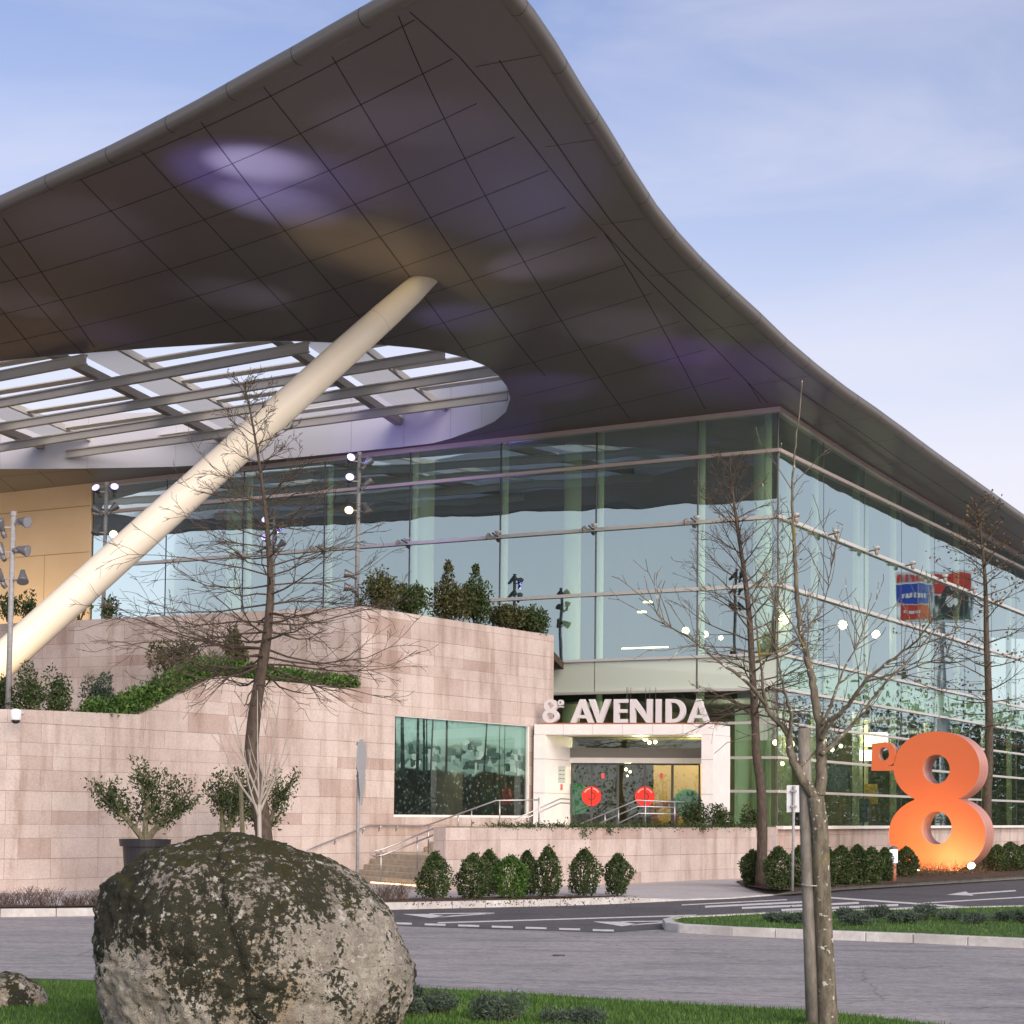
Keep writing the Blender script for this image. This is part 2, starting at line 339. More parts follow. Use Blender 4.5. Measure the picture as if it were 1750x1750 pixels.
def ons(px, py, dz=0):
    z = 17.6
    for _ in range(25):
        q = gnd(px, py, z); z = .5*z+.5*(zf(q.x, q.y)+dz)
    return gnd(px, py, z)
# ------------------------------------------------------------------ ground and roads
ZR = -.15
b = MB(); b.add([(-900, -900, ZR-.004), (900, -900, ZR-.004), (900, 900, ZR-.004), (-900, 900, ZR-.004)], [(0, 1, 2, 3)]); tag(b.build('ground', M['asphalt']), kind='structure')
def sheet(name, pts, z, m, kind='structure', **k):
    bb = MB(); bb.add([(p[0], p[1], z) for p in pts], [tuple(range(len(pts)))]); o = fixn(bb.build(name, m)); 
    if o.data.polygons[0].normal.z < 0: o.data.flip_normals()
    tag(o, kind=kind, **k); return o
kb = [gnd(0, 1567, ZR), gnd(190, 1565, ZR), gnd(420, 1561, ZR), gnd(655, 1555, ZR), gnd(830, 1551, ZR), gnd(958, 1548, ZR), gnd(1060, 1544.5, ZR), gnd(1110, 1542, ZR), gnd(1170, 1539, ZR), gnd(1250, 1536, ZR), gnd(1326, 1530, ZR), gnd(1360, 1527, ZR), gnd(1450, 1520, ZR), gnd(1600, 1511, ZR), gnd(1750, 1502, ZR)]
kb = [Vector((-38, 18, ZR)), Vector((-20, 28.5, ZR))] + kb + [Vector((29, 78, ZR)), Vector((60, 116, ZR))]
dz_k = [0]*9+[-.06]+[-.13]*3+[-.05]+[0]*5
dark = [gnd(540, 1573, ZR), gnd(700, 1583, ZR), gnd(1040, 1594, ZR), gnd(1250, 1580, ZR), gnd(1750, 1575, ZR), Vector((40, 70, ZR)), Vector((50, 110, ZR))] + [Vector((p.x-.05, p.y+.05, ZR)) for p in kb[-2:4:-1]]
sheet('road', dark, ZR, M['asphalt2'])
# pavement: kerb-side edge, back under the walls
pv = [(p.x, p.y) for p in kb]; back = [(70, 150), (20, 110), (-8, 75), (-40, 70), (-60, 40)]
def pz(x, y):
    q = Vector((x, y)); best = 9; dzv = 0
    for p, d in zip(kb, dz_k):
        t = (Vector((p.x, p.y))-q).length
        if t < best: best = t; dzv = d
    return dzv*max(0, 1-best/2.2) - .002
V_, F_c = triang(pv+back, [], 2.0, pz)
b = MB(); b.add(V_, F_c); o = b.build('pavement', M['paving']); tag(o, kind='structure')
if o.data.polygons[0].normal.z < 0: o.data.flip_normals()
def kerb_run(name, pts, tops, wd=.22, seg=1.0, z0=ZR-.02, m=None):
    bb = MB(); n = len(pts)
    for i in range(n-1):
        a = Vector((pts[i][0], pts[i][1])); c = Vector((pts[i+1][0], pts[i+1][1])); L = (c-a).length; k = max(1, round(L/seg)); d = (c-a)/L; nn = Vector((-d.y, d.x))
        for j in range(k):
            u0, u1 = j/k+.006/L, (j+1)/k-.006/L; p = a.lerp(c, u0); q = a.lerp(c, u1); t0 = tops[i]*(1-u0)+tops[i+1]*u0; t1 = tops[i]*(1-u1)+tops[i+1]*u1
            bb.hexa([(p.x, p.y, z0), (q.x, q.y, z0), (q.x+nn.x*wd, q.y+nn.y*wd, z0), (p.x+nn.x*wd, p.y+nn.y*wd, z0),
                     (p.x, p.y, t0), (q.x, q.y, t1), (q.x+nn.x*wd, q.y+nn.y*wd, t1), (p.x+nn.x*wd, p.y+nn.y*wd, t0)])
    o = bb.build(name, m or M['concrete']); bevel(o, .012, 2); tag(o, kind='structure'); return o
kerb_run('kerb', kb, [.012+d for d in dz_k])
# island with lawn
isl = [gnd(1132, 1584, ZR), gnd(1137, 1590, ZR), gnd(1160, 1593.5, ZR), gnd(1250, 1599, ZR), gnd(1400, 1605, ZR), gnd(1560, 1611, ZR), gnd(1750, 1620, ZR), Vector((14, 26.5, ZR)), Vector((30, 40, ZR)), Vector((22, 46, ZR)), gnd(1750, 1558, ZR), gnd(1600, 1562, ZR), gnd(1450, 1566, ZR), gnd(1316, 1571, ZR), gnd(1200, 1577, ZR), gnd(1150, 1579, ZR)]
kerb_run('island_kerb', isl+[isl[0]], [.01]*17)
cen = sum(((p-CAM) for p in isl), Vector())/len(isl)+CAM
islin = [p+(Vector((cen.x, cen.y, p.z))-p).normalized()*.18 for p in isl]
sheet('island_lawn', islin, -.01, M['lawn'])
isl2 = [gnd(1688, 1557, ZR), gnd(1692, 1561, ZR), gnd(1760, 1561, ZR), gnd(1760, 1551, ZR)]
# foreground lawn
fl = [(-40, 27), (-12, 23.0), gnd(0, 1678, ZR)[:2], gnd(160, 1681, ZR)[:2], gnd(400, 1683, ZR)[:2], gnd(700, 1691, ZR)[:2], gnd(900, 1702, ZR)[:2], gnd(1080, 1715, ZR)[:2], gnd(1250, 1725, ZR)[:2], gnd(1392, 1733, ZR)[:2], gnd(1530, 1752, ZR)[:2], (7.5, 14), (9, 8), (9, -6), (-40, -6)]
def lz(x, y): return -.12+.16*min(1, max(0, (22.5-.35*x-y)/5))
V_, F_c = triang(fl, [], .8, lz); b = MB(); b.add(V_, F_c); o = b.build('lawn', M['lawn'], smooth=True); tag(o, kind='structure')
if o.data.polygons[0].normal.z < 0: o.data.flip_normals()
# planting beds
def bed(name, poly, z, bumpz=.05):
    def zz(x, y): return z+random.uniform(0, bumpz)
    V_, F_c = triang([tuple(p[:2]) for p in poly], [], .35, zz); bb = MB(); bb.add(V_, F_c); o = bb.build(name, M['soil'], smooth=True)
    if o.data.polygons[0].normal.z < 0: o.data.flip_normals()
    tag(o, kind='structure')
off = lambda p, q: (p.x+q*-.5, p.y+q*.87)
bed('planting_bed', [off(p, .24) for p in kb[0:9]]+[gnd(1085, 1533)[:2]]+[gnd(900, 1532)[:2], gnd(742, 1537)[:2], gnd(655, 1540)[:2], gnd(200, 1548)[:2], gnd(0, 1550)[:2], (-21, 30.5), (-38.5, 20)], .004)
bed('planting_bed', [gnd(1258, 1507)[:2], gnd(1275, 1516)[:2], gnd(1310, 1521)[:2], gnd(1360, 1523)[:2], gnd(1450, 1515)[:2], gnd(1600, 1506)[:2], gnd(1752, 1497)[:2], (29, 82), RP(30, 0, .3)[:2], RP(4, 0, .4)[:2], gnd(1300, 1501)[:2]], .01)
# road markings
def mark(*q, name='road_marking'):
    sheet(name, [gnd(x, y, ZR+.004)[:2] for x, y in q], ZR+.004, M['paint'])
def stripe(x0, y0, x1, y1, t): mark((x0, y0-t/2), (x1, y1-t/2), (x1, y1+t/2), (x0, y0+t/2))
for i in range(7): stripe(668+57.5*i, 1577.6+1.95*i, 704+57.5*i, 1578.6+1.95*i, 3.2)
stripe(748, 1577, 1190, 1564, 2.0)
mark((688, 1561.5), (737, 1568.5), (752, 1566), (738, 1563.5), (790, 1562.2), (752, 1566), (737, 1568.5), (845, 1560.3)) if 0 else None
mark((688, 1562), (735, 1568.8), (765, 1565.8), (735, 1562)); stripe(733, 1561.6, 845, 1560.2, 1.6); stripe(750, 1567, 845, 1560.6, 1.8)
mark((1013, 1574.8), (1062, 1582.8), (1090, 1579.3), (1060, 1575)); stripe(1055, 1575.2, 1172, 1573.5, 1.6); stripe(1080, 1580.5, 1165, 1574.3, 1.8)
for q in ((1165, 1546.5, 1345, 1537.5, 1.6), (1205, 1549.5, 1400, 1540.2, 3.0), (1268, 1551.8, 1468, 1543.0, 3.2), (1335, 1555.3, 1535, 1546.5, 3.6), (1420, 1558.6, 1590, 1550.6, 3.8)): stripe(*q)
stripe(1412, 1533.5, 1690, 1553, 2.6)
stripe(1575, 1543.5, 1752, 1533, 1.8)
mark((1618, 1529), (1650, 1523.5), (1656, 1526.4), (1735, 1521), (1737, 1523), (1660, 1528.5), (1664, 1530.6))
g = gnd(955, 1633, ZR); b = MB(); b.lathe((g.x, g.y, ZR+.004), [(.10, -.01), (.10, .006)], 16); o = b.build('drain_cover', M['mull']); tag(o, 'small dark round cover in the road right of the boulder', 'drain cover')
# ------------------------------------------------------------------ roof canopy outline (plan)
eL = [ons(*p) for p in ((0, 352), (60, 325), (127, 295), (180, 271), (230, 246), (282, 219), (332, 193), (386, 163), (440, 133), (497, 102), (553, 70), (612, 37), (672, 4))]
eR = [ons(*p) for p in ((884, 0), (917, 42), (950, 90), (995, 165), (1040, 235), (1083, 306), (1125, 370), (1163, 417), (1200, 457), (1250, 505), (1300, 550), (1350, 598), (1400, 640), (1450, 678), (1500, 712), (1550, 748), (1600, 785), (1650, 820), (1700, 855), (1750, 890))]
dl = (eL[1]-eL[0]).normalized()
Lx = [Vector((eL[0].x-2.6*k*1.0, eL[0].y+2.3*k+.05*k*k, 0)) for k in range(12, 0, -1)]
tl = (eL[-1]-eL[-2]).normalized(); tr_ = (eR[0]-eR[1]).normalized()
a1 = eL[-1]+tl*1.6; a2 = eR[0]+tr_*1.2; ctl = Vector(((a1.x+a2.x)/2-.1, min(a1.y, a2.y)-.7, 0))
tip = [((1-t)**2)*a1+2*t*(1-t)*ctl+t*t*a2 for t in (0, .2, .4, .6, .8, 1)]
dr = (eR[-1]-eR[-2]).normalized(); Rx = [Vector((eR[-1].x+dr.x*k*3, eR[-1].y+dr.y*k*3, 0)) for k in range(1, 12)]
edge = [Vector((p.x, p.y)) for p in Lx+eL+tip+eR+Rx]
iL = len(Lx)+len(eL); iR0 = iL+len(tip)
inner = []
for i, p in enumerate(edge):     # tube centre line: silhouette moved in by .24
    d = (edge[min(i+1, len(edge)-1)]-edge[max(i-1, 0)]).normalized(); inner.append(p+Vector((-d.y, d.x))*.24)
ocp = [ons(*p) for p in ((0, 617), (100, 607), (200, 599), (265, 594), (330, 590), (390, 586), (450, 583), (505, 583), (560, 585), (610, 587), (660, 590), (705, 594), (750, 600), (795, 611), (830, 625), (852, 642), (866, 660), (872, 680), (865, 703), (845, 720), (823, 730), (800, 738), (770, 749), (740, 757), (690, 763), (650, 767), (600, 772), (520, 780), (450, 787), (375, 793), (300, 797), (220, 799), (150, 800), (70, 801), (0, 801))]
oc = [Vector((p.x, p.y)) for p in ocp]
ml = (oc[0]+oc[-1])/2; hx = (oc[0]-oc[-1])/2
for k in range(1, 12):
    t = math.pi*k/12; q = ml - hx*math.cos(t) + Vector((-9.5, 1.5))*math.sin(t); oc.append(q)
roofpoly = [tuple(p) for p in inner] + [(60, 150), (0, 135), (-45, 110), (-60, 90)]
mall = empty('shopping_mall', 'modern shopping mall with glass corner front and huge dark pointed roof canopy', 'building')
V_, F_c = triang(roofpoly, [[tuple(p) for p in oc]], 1.6, zf)
b = MB(); b.add(V_, [f[::-1] for f in F_c], 0)
def ribbon(bb, pts, wd=.05, lift=-.006, m=1):
    P = [Vector(p[:2]) for p in pts]; vs = []
    for i, p in enumerate(P):
        d = P[min(i+1, len(P)-1)]-P[max(i-1, 0)]
        if d.length < 1e-6: continue
        d.normalize(); n = Vector((-d.y, d.x))*wd/2
        for q in (p+n, p-n): vs.append((q.x, q.y, zf(q.x, q.y)+lift))
    k = len(vs)//2; bb.add(vs, [(2*i, 2*i+1, 2*i+3, 2*i+2) for i in range(k-1)], m)
def inpoly(p, poly):
    x, y = p; c = False; j = len(poly)-1
    for i in range(len(poly)):
        if (poly[i][1] > y) != (poly[j][1] > y) and x < (poly[j][0]-poly[i][0])*(y-poly[i][1])/(poly[j][1]-poly[i][1])+poly[i][0]: c = not c
        j = i
    return c
hip = [ons(*p) for p in ((690, 6), (700, 20), (740, 55), (785, 97), (840, 160), (900, 235), (945, 293), (990, 350), (1045, 411), (1100, 470), (1165, 538), (1230, 603), (1270, 645), (1312, 688))]
hipx = [tip[2]]+hip; hipx = [Vector((p.x, p.y)) for p in hipx]
ribbon(b, [p for p in hipx[2:]], .03)
leftzone = [tuple(p) for p in inner[:iL]]+[tuple(p) for p in hipx]+[tuple(LP(0, 0, .05)[:2]), tuple(LP(60, 0, .05)[:2])]
O_ = ons(553, 72)
def clipline(pts, zone):
    run = []
    for p in pts:
        if inpoly(p, zone) and not inpoly(p, oc): run.append(p)
        else:
            if len(run) > 2: ribbon(b, run, .028)
            run = []
    if len(run) > 2: ribbon(b, run, .028)
# column joints: measured pairs on the soffit, extrapolated
cj = [((553, 72), (735, 370), (850, 540)), ((440, 135), (600, 340), (735, 520)), ((332, 193), (500, 410), (640, 570)), ((230, 246), (400, 430), (560, 600)), ((127, 295), (280, 450), (420, 580)), ((672, 4), (850, 370), (1050, 680)), ((990, 350), (1080, 470), (1190, 670)), ((0, 440), (90, 550), (150, 610)), ((1240, 610), (1275, 650), (1300, 688))]
def densify(P, k=60, ext=(0, .6)):
    a, m_, c = P; out = []
    for i in range(k+1):
        t = ext[0]+(1+ext[1]-ext[0])*i/k   # quadratic through the three points
        l0 = (t-.5)*(t-1)*2; l1 = -4*t*(t-1); l2 = 2*t*(t-.5); out.append(a*l0+m_*l1+c*l2)
    return out
for a, m_, c in cj[:6]+cj[7:8]:
    clipline(densify([Vector(ons(*p)[:2]) for p in (a, m_, c)], 60, (-.02, .5 if a != (0, 440) else 0)), leftzone)
clipline(densify([Vector(ons(*p)[:2]) for p in cj[6]], 40, (0, .1)), leftzone); clipline(densify([Vector(ons(*p)[:2]) for p in cj[8]], 20, (0, 0)), leftzone)
for k in range(1, 9):            # further columns to the left of the frame
    clipline([Vector((O_.x-8.2-2.3*k+.0*t, O_.y+8+2.0*k+t)) for t in np.arange(0, 30, .7)], leftzone)
eb = Vector(ons(850, 540)[:2])-Vector(ons(553, 72)[:2]); ecd = eb.normalized()
rowpx = [(571, 108), (612, 181), (658, 249), (700, 311), (737, 371), (772, 426), (806, 478), (838, 527), (868, 575), (900, 622), (930, 668), (962, 712)]
edL = [Vector(p) for p in inner[:iL]]
for rp_ in rowpx:
    q = Vector(ons(*rp_)[:2]); dd = q-Vector(ons(553, 72)[:2]); lam = dd.length
    # the row follows the left edge moved back along the column direction, flattening with distance
    ang = math.radians(-47.5+.10*lam); pts = []
    for t in np.arange(-42, 20, .6):
        d = Vector((math.cos(ang+(-.006*t if t < 0 else -.002*t)), math.sin(ang+(-.006*t if t < 0 else -.002*t)))); pts.append(q+d*t)
    clipline(pts, leftzone)
# strip beyond the hip: one long joint parallel to the right edge and cross joints
rin = inner[iR0-2:]
par = []
for i, p in enumerate(rin):
    d = (rin[min(i+1, len(rin)-1)]-rin[max(i-1, 0)]).normalized(); par.append(p+Vector((-d.y, d.x))*1.15)
ribbon(b, par[4:], .03)
acc = 0
for i in range(1, len(rin)-1):
    L = (rin[i]-rin[i-1]).length; acc += L
    if acc > 3.4:
        acc = 0; d = (rin[i+1]-rin[i-1]).normalized(); n = Vector((-d.y, d.x)); pts = [rin[i]+n*t+d*t*.1 for t in np.arange(0, 12, .3)]; run = []
        for p in pts:
            if inpoly(p, leftzone) or (p-C).dot(LD) > .1 and (p-C).dot(RD) > 0: break
            run.append(p)
        if len(run) > 1: ribbon(b, run, .022)
soff = b.build('soffit', [M['soffit'], M['joint']], mall, smooth=True)
# roof top and its edge
def topz(x, y):
    q = Vector((x, y)); dmin = min((q-p).length for p in inner); return zf(x, y)+.30+min(2.0, .07*max(0, dmin-4))
V_, F_c = triang(roofpoly, [[tuple(p) for p in oc]], 2.6, topz); bt = MB(); bt.add(V_, F_c); bt.build('roof', M['rooftop'], mall, smooth=True)
ed = MB(); k0 = 0
i = 0
dense = []
for j in range(len(inner)-1):
    n_ = max(1, int((inner[j+1]-inner[j]).length/.45))
    for q in range(n_): dense.append(inner[j].lerp(inner[j+1], q/n_))
seg = []; acc = 0
def flush(seg):
    if len(seg) < 2: return
    ed.tube([(p.x, p.y, zf(p.x, p.y)+.20) for p in seg], .245, 16, caps=False)
for j, p in enumerate(dense):
    seg.append(p)
    if j: acc += (dense[j]-dense[j-1]).length
    if acc > 2.45:
        flush(seg); d = (dense[min(j+1, len(dense)-1)]-p).normalized(); seg = [p]; ed.tube([(q.x, q.y, zf(q.x, q.y)+.20) for q in (p-d*.012, p+d*.012)], .2475, 16, m=1, caps=False); acc = 0
flush(seg)
ed.build('roof_edge', [M['edge'], M['joint']], mall, smooth=True)
# oculus: inner rim, beams, deck
def occlosed(zlo, zhi, out=0.0):
    P = []; n = len(oc)
    for i, p in enumerate(oc): P.append(p)
    return P
rm = MB(); n = len(oc); vs = []
for p in oc:
    z = zf(p.x, p.y); vs += [(p.x, p.y, z-.01), (p.x, p.y, z+2.5)]
rm.add(vs, [(2*i, 2*((i+1) % n), 2*((i+1) % n)+1, 2*i+1) for i in range(n)])
jm = rm
for i in range(0, n, 2):
    p = oc[i]; z = zf(p.x, p.y); c_ = Vector((-9, 70)); d = (c_-p).normalized(); q = p+d*.006; t = Vector((-d.y, d.x))
    jm.add([(q.x-t.x*.015, q.y-t.y*.015, z+.02), (q.x+t.x*.015, q.y+t.y*.015, z+.02), (q.x+t.x*.015, q.y+t.y*.015, z+2.4), (q.x-t.x*.015, q.y-t.y*.015, z+2.4)], [(0, 1, 2, 3)], 1)
rm.build('oculus_rim', [M['rim'], mat('rim_joint_grey', (.33, .33, .38), .6)], mall, smooth=True)
def zb(x, y): return 18.0 - .015*((Vector((x, y))-C).dot(RD))*0
ZB = 18.05
def chord(px0, py0, px1, py1, z):
    a = Vector(gnd(px0, py0, z)[:2]); c = Vector(gnd(px1, py1, z)[:2]); d = (c-a).normalized(); P = [a+d*t for t in np.arange(-70, 70, .1)]
    ins = [p for p in P if inpoly(p, oc)]; return (ins[0], ins[-1]) if ins else None
f1 = [(85, 787, 870, 684), (0, 772, 849, 641), (0, 738, 766, 613), (0, 697, 560, 596), (0, 651, 270, 599)]
for q in f1:
    ch = chord(*q, ZB)
    if ch:
        bb = MB(); a, c = ch
        for dz, hh, ww in ((.03, .05, .20), (.19, .28, .08), (.35, .05, .20)): bb.bar((a.x, a.y, ZB+dz), (c.x, c.y, ZB+dz), ww, hh)
        bb.build('ceiling_beam', M['beam'], mall)
f2 = [(435, 584, 671, 739), (44, 611, 365, 773), (0, 763, 62, 786)]
dA = Vector(gnd(671, 739, ZB)[:2])-Vector(gnd(435, 584, ZB)[:2]); dA.normalize()
f2l = []
for k, q in enumerate(f2[:2]):
    a = Vector(gnd(q[0], q[1], ZB)[:2]); f2l.append(a)
stepv = f2l[1]-f2l[0]
orig = f2l[0]
for k in (-1, 0, 1, 2, 3):
    a = orig+stepv*k; P = [a+dA*t for t in np.arange(-40, 40, .1)]; ins = [p for p in P if inpoly(p, oc)]
    if not ins: continue
    bb = MB(); u, v_ = ins[0], ins[-1]
    bb.bar((u.x, u.y, ZB+.62), (v_.x, v_.y, ZB+.62), .34, .30); bb.build('cross_beam', M['beam2'], mall)
    # deck strip next to the cross beam, open sky with louvres in between
    nrm = Vector((dA.y, -dA.x))
    if nrm.dot(-stepv) < 0: nrm = -nrm
    wd = 2.0
    pl = [a+dA*-40+nrm*.25, a+dA*40+nrm*.25, a+dA*40+nrm*(.25+wd), a+dA*-40+nrm*(.25+wd)]
    cl = []
    for t in np.arange(-40, 40, .5):
        cells = []
        for s0 in np.arange(.2, .2+wd, .4):
            m0 = a+dA*(t+.25)+nrm*(s0+.2)
            if inpoly(m0, oc):
                c4 = [a+dA*t+nrm*s0, a+dA*(t+.5)+nrm*s0, a+dA*(t+.5)+nrm*(s0+.4), a+dA*t+nrm*(s0+.4)]
                cl.append([(p.x, p.y, ZB+1.0) for p in c4])
    bb = MB()
    for c4 in cl: bb.add(c4, [(0, 1, 2, 3)])
    if cl: bb.build('deck_panel', M['deck'], mall)
    s0 = a+nrm*(.25+wd+.06); P = [s0+dA*t for t in np.arange(-40, 40, .1)]; ins = [p for p in P if inpoly(p, oc)]
    if ins:
        bb = MB(); bb.bar((ins[0].x, ins[0].y, ZB+.9), (ins[-1].x, ins[-1].y, ZB+.9), .14, .26); bb.build('secondary_beam', M['beam'], mall)
    # louvres
    bb = MB(); L_ = (-stepv).dot(nrm)
    e1 = (Vector(gnd(870, 684, ZB)[:2])-Vector(gnd(85, 787, ZB)[:2])).normalized()
    for t in np.arange(-24, 24, 3.45):
        for dt in (1.9,):
            base = a+dA*(t+dt); u = base+nrm*(wd+.4); v_ = base+nrm*(L_-.2)
            sl = e1*((wd+.4)/max(.2, e1.dot(nrm))); sr = e1*((L_-.2)/max(.2, e1.dot(nrm))); u = base+sl; v_ = base+sr
            if inpoly(u, oc) or inpoly(v_, oc):
                Pq = [u.lerp(v_, x) for x in np.arange(0, 1.001, .02)]; Pq = [p for p in Pq if inpoly(p, oc)]
                if len(Pq) > 2: bb.bar((Pq[0].x, Pq[0].y, ZB+.9), (Pq[-1].x, Pq[-1].y, ZB+.9), .55, .05)
    if bb.v: bb.build('louvre', M['louvre'], mall)
# ------------------------------------------------------------------ glass fronts
T = [1.67, 3.01, 4.29, 5.62, 6.91, 8.22, 10.87, 13.49, 16.04]
sL = [0, 3.32, 7.76, 12.2, 16.64, 21.07, 25.5, 29.95, 34.4]
sR = [5.15*i for i in range(0, 9)]
M['spglass'] = mat('frosted_spandrel_glass', (.60, .68, .60), .06, spec=.9)
def pane(P, s0, s1, z0, z1):
    bb = MB(); top = z1 is None; gm = M['spglass'] if (P is LP and z0 == 6.91) else M['glass']; a, c = P(s0+.02), P(s1-.02)
    za = zf(a.x, a.y)-.02 if top else z1; zc = zf(c.x, c.y)-.02 if top else z1
    bb.add([(a.x, a.y, z0), (c.x, c.y, z0), (c.x, c.y, zc), (a.x, a.y, za)], [(0, 1, 2, 3)]); return bb.build('glass_pane', gm, mall)
for i in range(len(sL)-1):
    zs = [6.91, 8.22, 10.87, 13.49, 16.04, None] if i < 3 else [8.22, 10.87, 13.49, 16.04, None]
    if i == 0: zs = [1.67, 3.01, 4.29, 5.62]+zs
    for k in range(len(zs)-1): pane(LP, sL[i], sL[i+1], zs[k], zs[k+1])
pane(LP, sL[1], sL[3], 5.0, 6.91)
for i in range(len(sR)-1):
    zs = T+[None] if i < 6 else [1.67, 5.62, 8.22, 13.49, None]
    for k in range(len(zs)-1): pane(RP, sR[i], sR[i+1], zs[k], zs[k+1])
bb = MB(); bb.add([RP(41.2, 1.67), RP(80, 1.67), RP(80, 16.5), RP(41.2, 16.5)], [(0, 1, 2, 3)]); bb.build('glass_pane', M['glass'], mall)
for z in T[1:]:
    m_ = M['pinkmetal'] if z > 16 else M['transom']
    hgt = .13 if z > 8.3 else .10
    bb = MB(); s1 = 34.3; s0 = -.12
    if z < 5.7: s1 = 3.3
    bb.bar(LP(s0, z, .09), LP(s1, z, .09), .12, hgt); bb.build('transom', m_, mall)
    bb = MB(); bb.bar(RP(-.03, z+.002, .09), RP(80, z+.002, .09), .12, hgt); bb.build('transom', m_, mall)
bb = MB(); bb.bar(RP(-.02, 1.64, .14), RP(80, 1.64, .14), .30, .12); bb.build('sill', M['white'], mall)
def head(P, smax, nm):
    bb = MB()
    ss = list(np.arange(-.15, smax, 1.5))+[smax]
    for a, c in zip(ss[:-1], ss[1:]):
        p, q = P(a, 0, .09), P(c, 0, .09); p.z = zf(p.x, p.y)-.10; q.z = zf(q.x, q.y)-.10; bb.bar(p, q, .16, .19)
    bb.build('head_rail', M['pinkmetal'], mall)
head(LP, 34.4, 'l'); head(RP, 70, 'r')
bbL = MB(); bbR = MB()
for s in sL:
    p = LP(s, 0, -.05); bb = MB(); bb.bar((p.x, p.y, 8.2 if s > 3.4 else 1.7), (p.x, p.y, zf(p.x, p.y)), .05, .14); bb.build('mullion', M['mull'], mall)
for s in sR[1:]:
    p = RP(s, 0, -.05); bb = MB(); bb.bar((p.x, p.y, 1.7), (p.x, p.y, zf(p.x, p.y)), .05, .14); bb.build('mullion', M['mull'], mall)
# columns behind the glass
def column(p, r, z0=1.6):
    bb = MB(); bb.tube([(p.x, p.y, z0), (p.x, p.y, zf(p.x, p.y)+.05)], r, 20); bb.build('column', M['col'], mall, smooth=True)
for s in sL[1:8]: column(LP(s, 0, -.45), .13, 8.3 if s > 8 else 1.6)
for s in sR[:8]: column(RP(s+.3, 0, -.5), .15)
for s in (1.35, 9.8, 17.0, 27.5): column(LP(s, 0, -1.9), .36)
for s in (7.5, 17.5, 27.5): column(RP(s, 0, -2.6), .34)
# corner columns seen at the very corner
# interior
def quadwall(pts, name, m): bb = MB(); bb.add(pts, [(0, 1, 2, 3)]); return bb.build(name, m, mall)
IW = 13
q0 = C+LD*IW+RD*IW
def Q(s_l, s_r, z): q = C+LD*s_l+RD*s_r; return (q.x, q.y, z)
bb = MB(); bb.hexa([Q(.3, .3, 1.4), Q(60, .3, 1.4), Q(60, 80, 1.4), Q(.3, 80, 1.4), Q(.3, .3, 1.62), Q(60, .3, 1.62), Q(60, 80, 1.62), Q(.3, 80, 1.62)]); bb.build('floor', M['intfloor'], mall)
bb = MB(); bb.hexa([Q(.13, .13, 6.95), Q(60, .13, 6.95), Q(60, 80, 6.95), Q(.13, 80, 6.95), Q(.13, .13, 8.12), Q(60, .13, 8.12), Q(60, 80, 8.12), Q(.13, 80, 8.12)]); bb.build('floor', M['spandrel'], mall)
bb = MB(); bb.hexa([Q(.6, .6, 8.124), Q(60, .6, 8.124), Q(60, 80, 8.124), Q(.6, 80, 8.124), Q(.6, .6, 8.14), Q(60, .6, 8.14), Q(60, 80, 8.14), Q(.6, 80, 8.14)]); bb.build('floor_covering', mat('upper_floor', (.12, .12, .11), .4), mall)
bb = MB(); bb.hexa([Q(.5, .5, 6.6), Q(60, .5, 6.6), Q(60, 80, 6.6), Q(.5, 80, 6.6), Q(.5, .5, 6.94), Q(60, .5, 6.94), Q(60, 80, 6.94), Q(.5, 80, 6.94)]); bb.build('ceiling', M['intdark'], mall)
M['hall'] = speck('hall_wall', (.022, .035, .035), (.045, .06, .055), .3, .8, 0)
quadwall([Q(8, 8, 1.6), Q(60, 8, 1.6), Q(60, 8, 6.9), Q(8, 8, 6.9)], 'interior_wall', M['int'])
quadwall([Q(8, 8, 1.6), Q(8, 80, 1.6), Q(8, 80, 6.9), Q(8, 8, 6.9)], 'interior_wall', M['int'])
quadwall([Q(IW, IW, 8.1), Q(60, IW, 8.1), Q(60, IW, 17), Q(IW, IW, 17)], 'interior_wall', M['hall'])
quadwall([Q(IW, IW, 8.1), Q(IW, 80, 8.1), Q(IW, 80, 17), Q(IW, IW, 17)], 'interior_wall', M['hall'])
bb = MB()     # pale shop partitions close to the corner glass
bb.box(Q(1.9, 1.4, 3.9), .12, 1.6, 4.6, LA); bb.build('partition', M['spandrel'], mall)
# solid walls closing the building
bb = MB(); bb.hexa([LP(34.45, 5, .12), LP(75, 5, .12), LP(75, 5, -.4), LP(34.45, 5, -.4), LP(34.45, 17.6, .12), LP(75, 17.6, .12), LP(75, 17.6, -.4), LP(34.45, 17.6, -.4)]); bb.build('cream_wall', M['cream'], mall)
bb = MB()
for z in (9.0, 11.6, 14.2, 16.4): bb.bar(LP(34.5, z, .124), LP(75, z, .124), .008, .035)
for s in (37.3, 42, 46.7): bb.bar(LP(s, 6, .124), LP(s, 16.9, .124), .008, .03) if 0 else bb.bar(LP(s, 8.9+2.6*(int(s) % 2), .123), LP(s, 14.2, .123), .03, .008)
bb.build('panel_joint', mat('cream_joint', (.42, .28, .16), .7), mall)
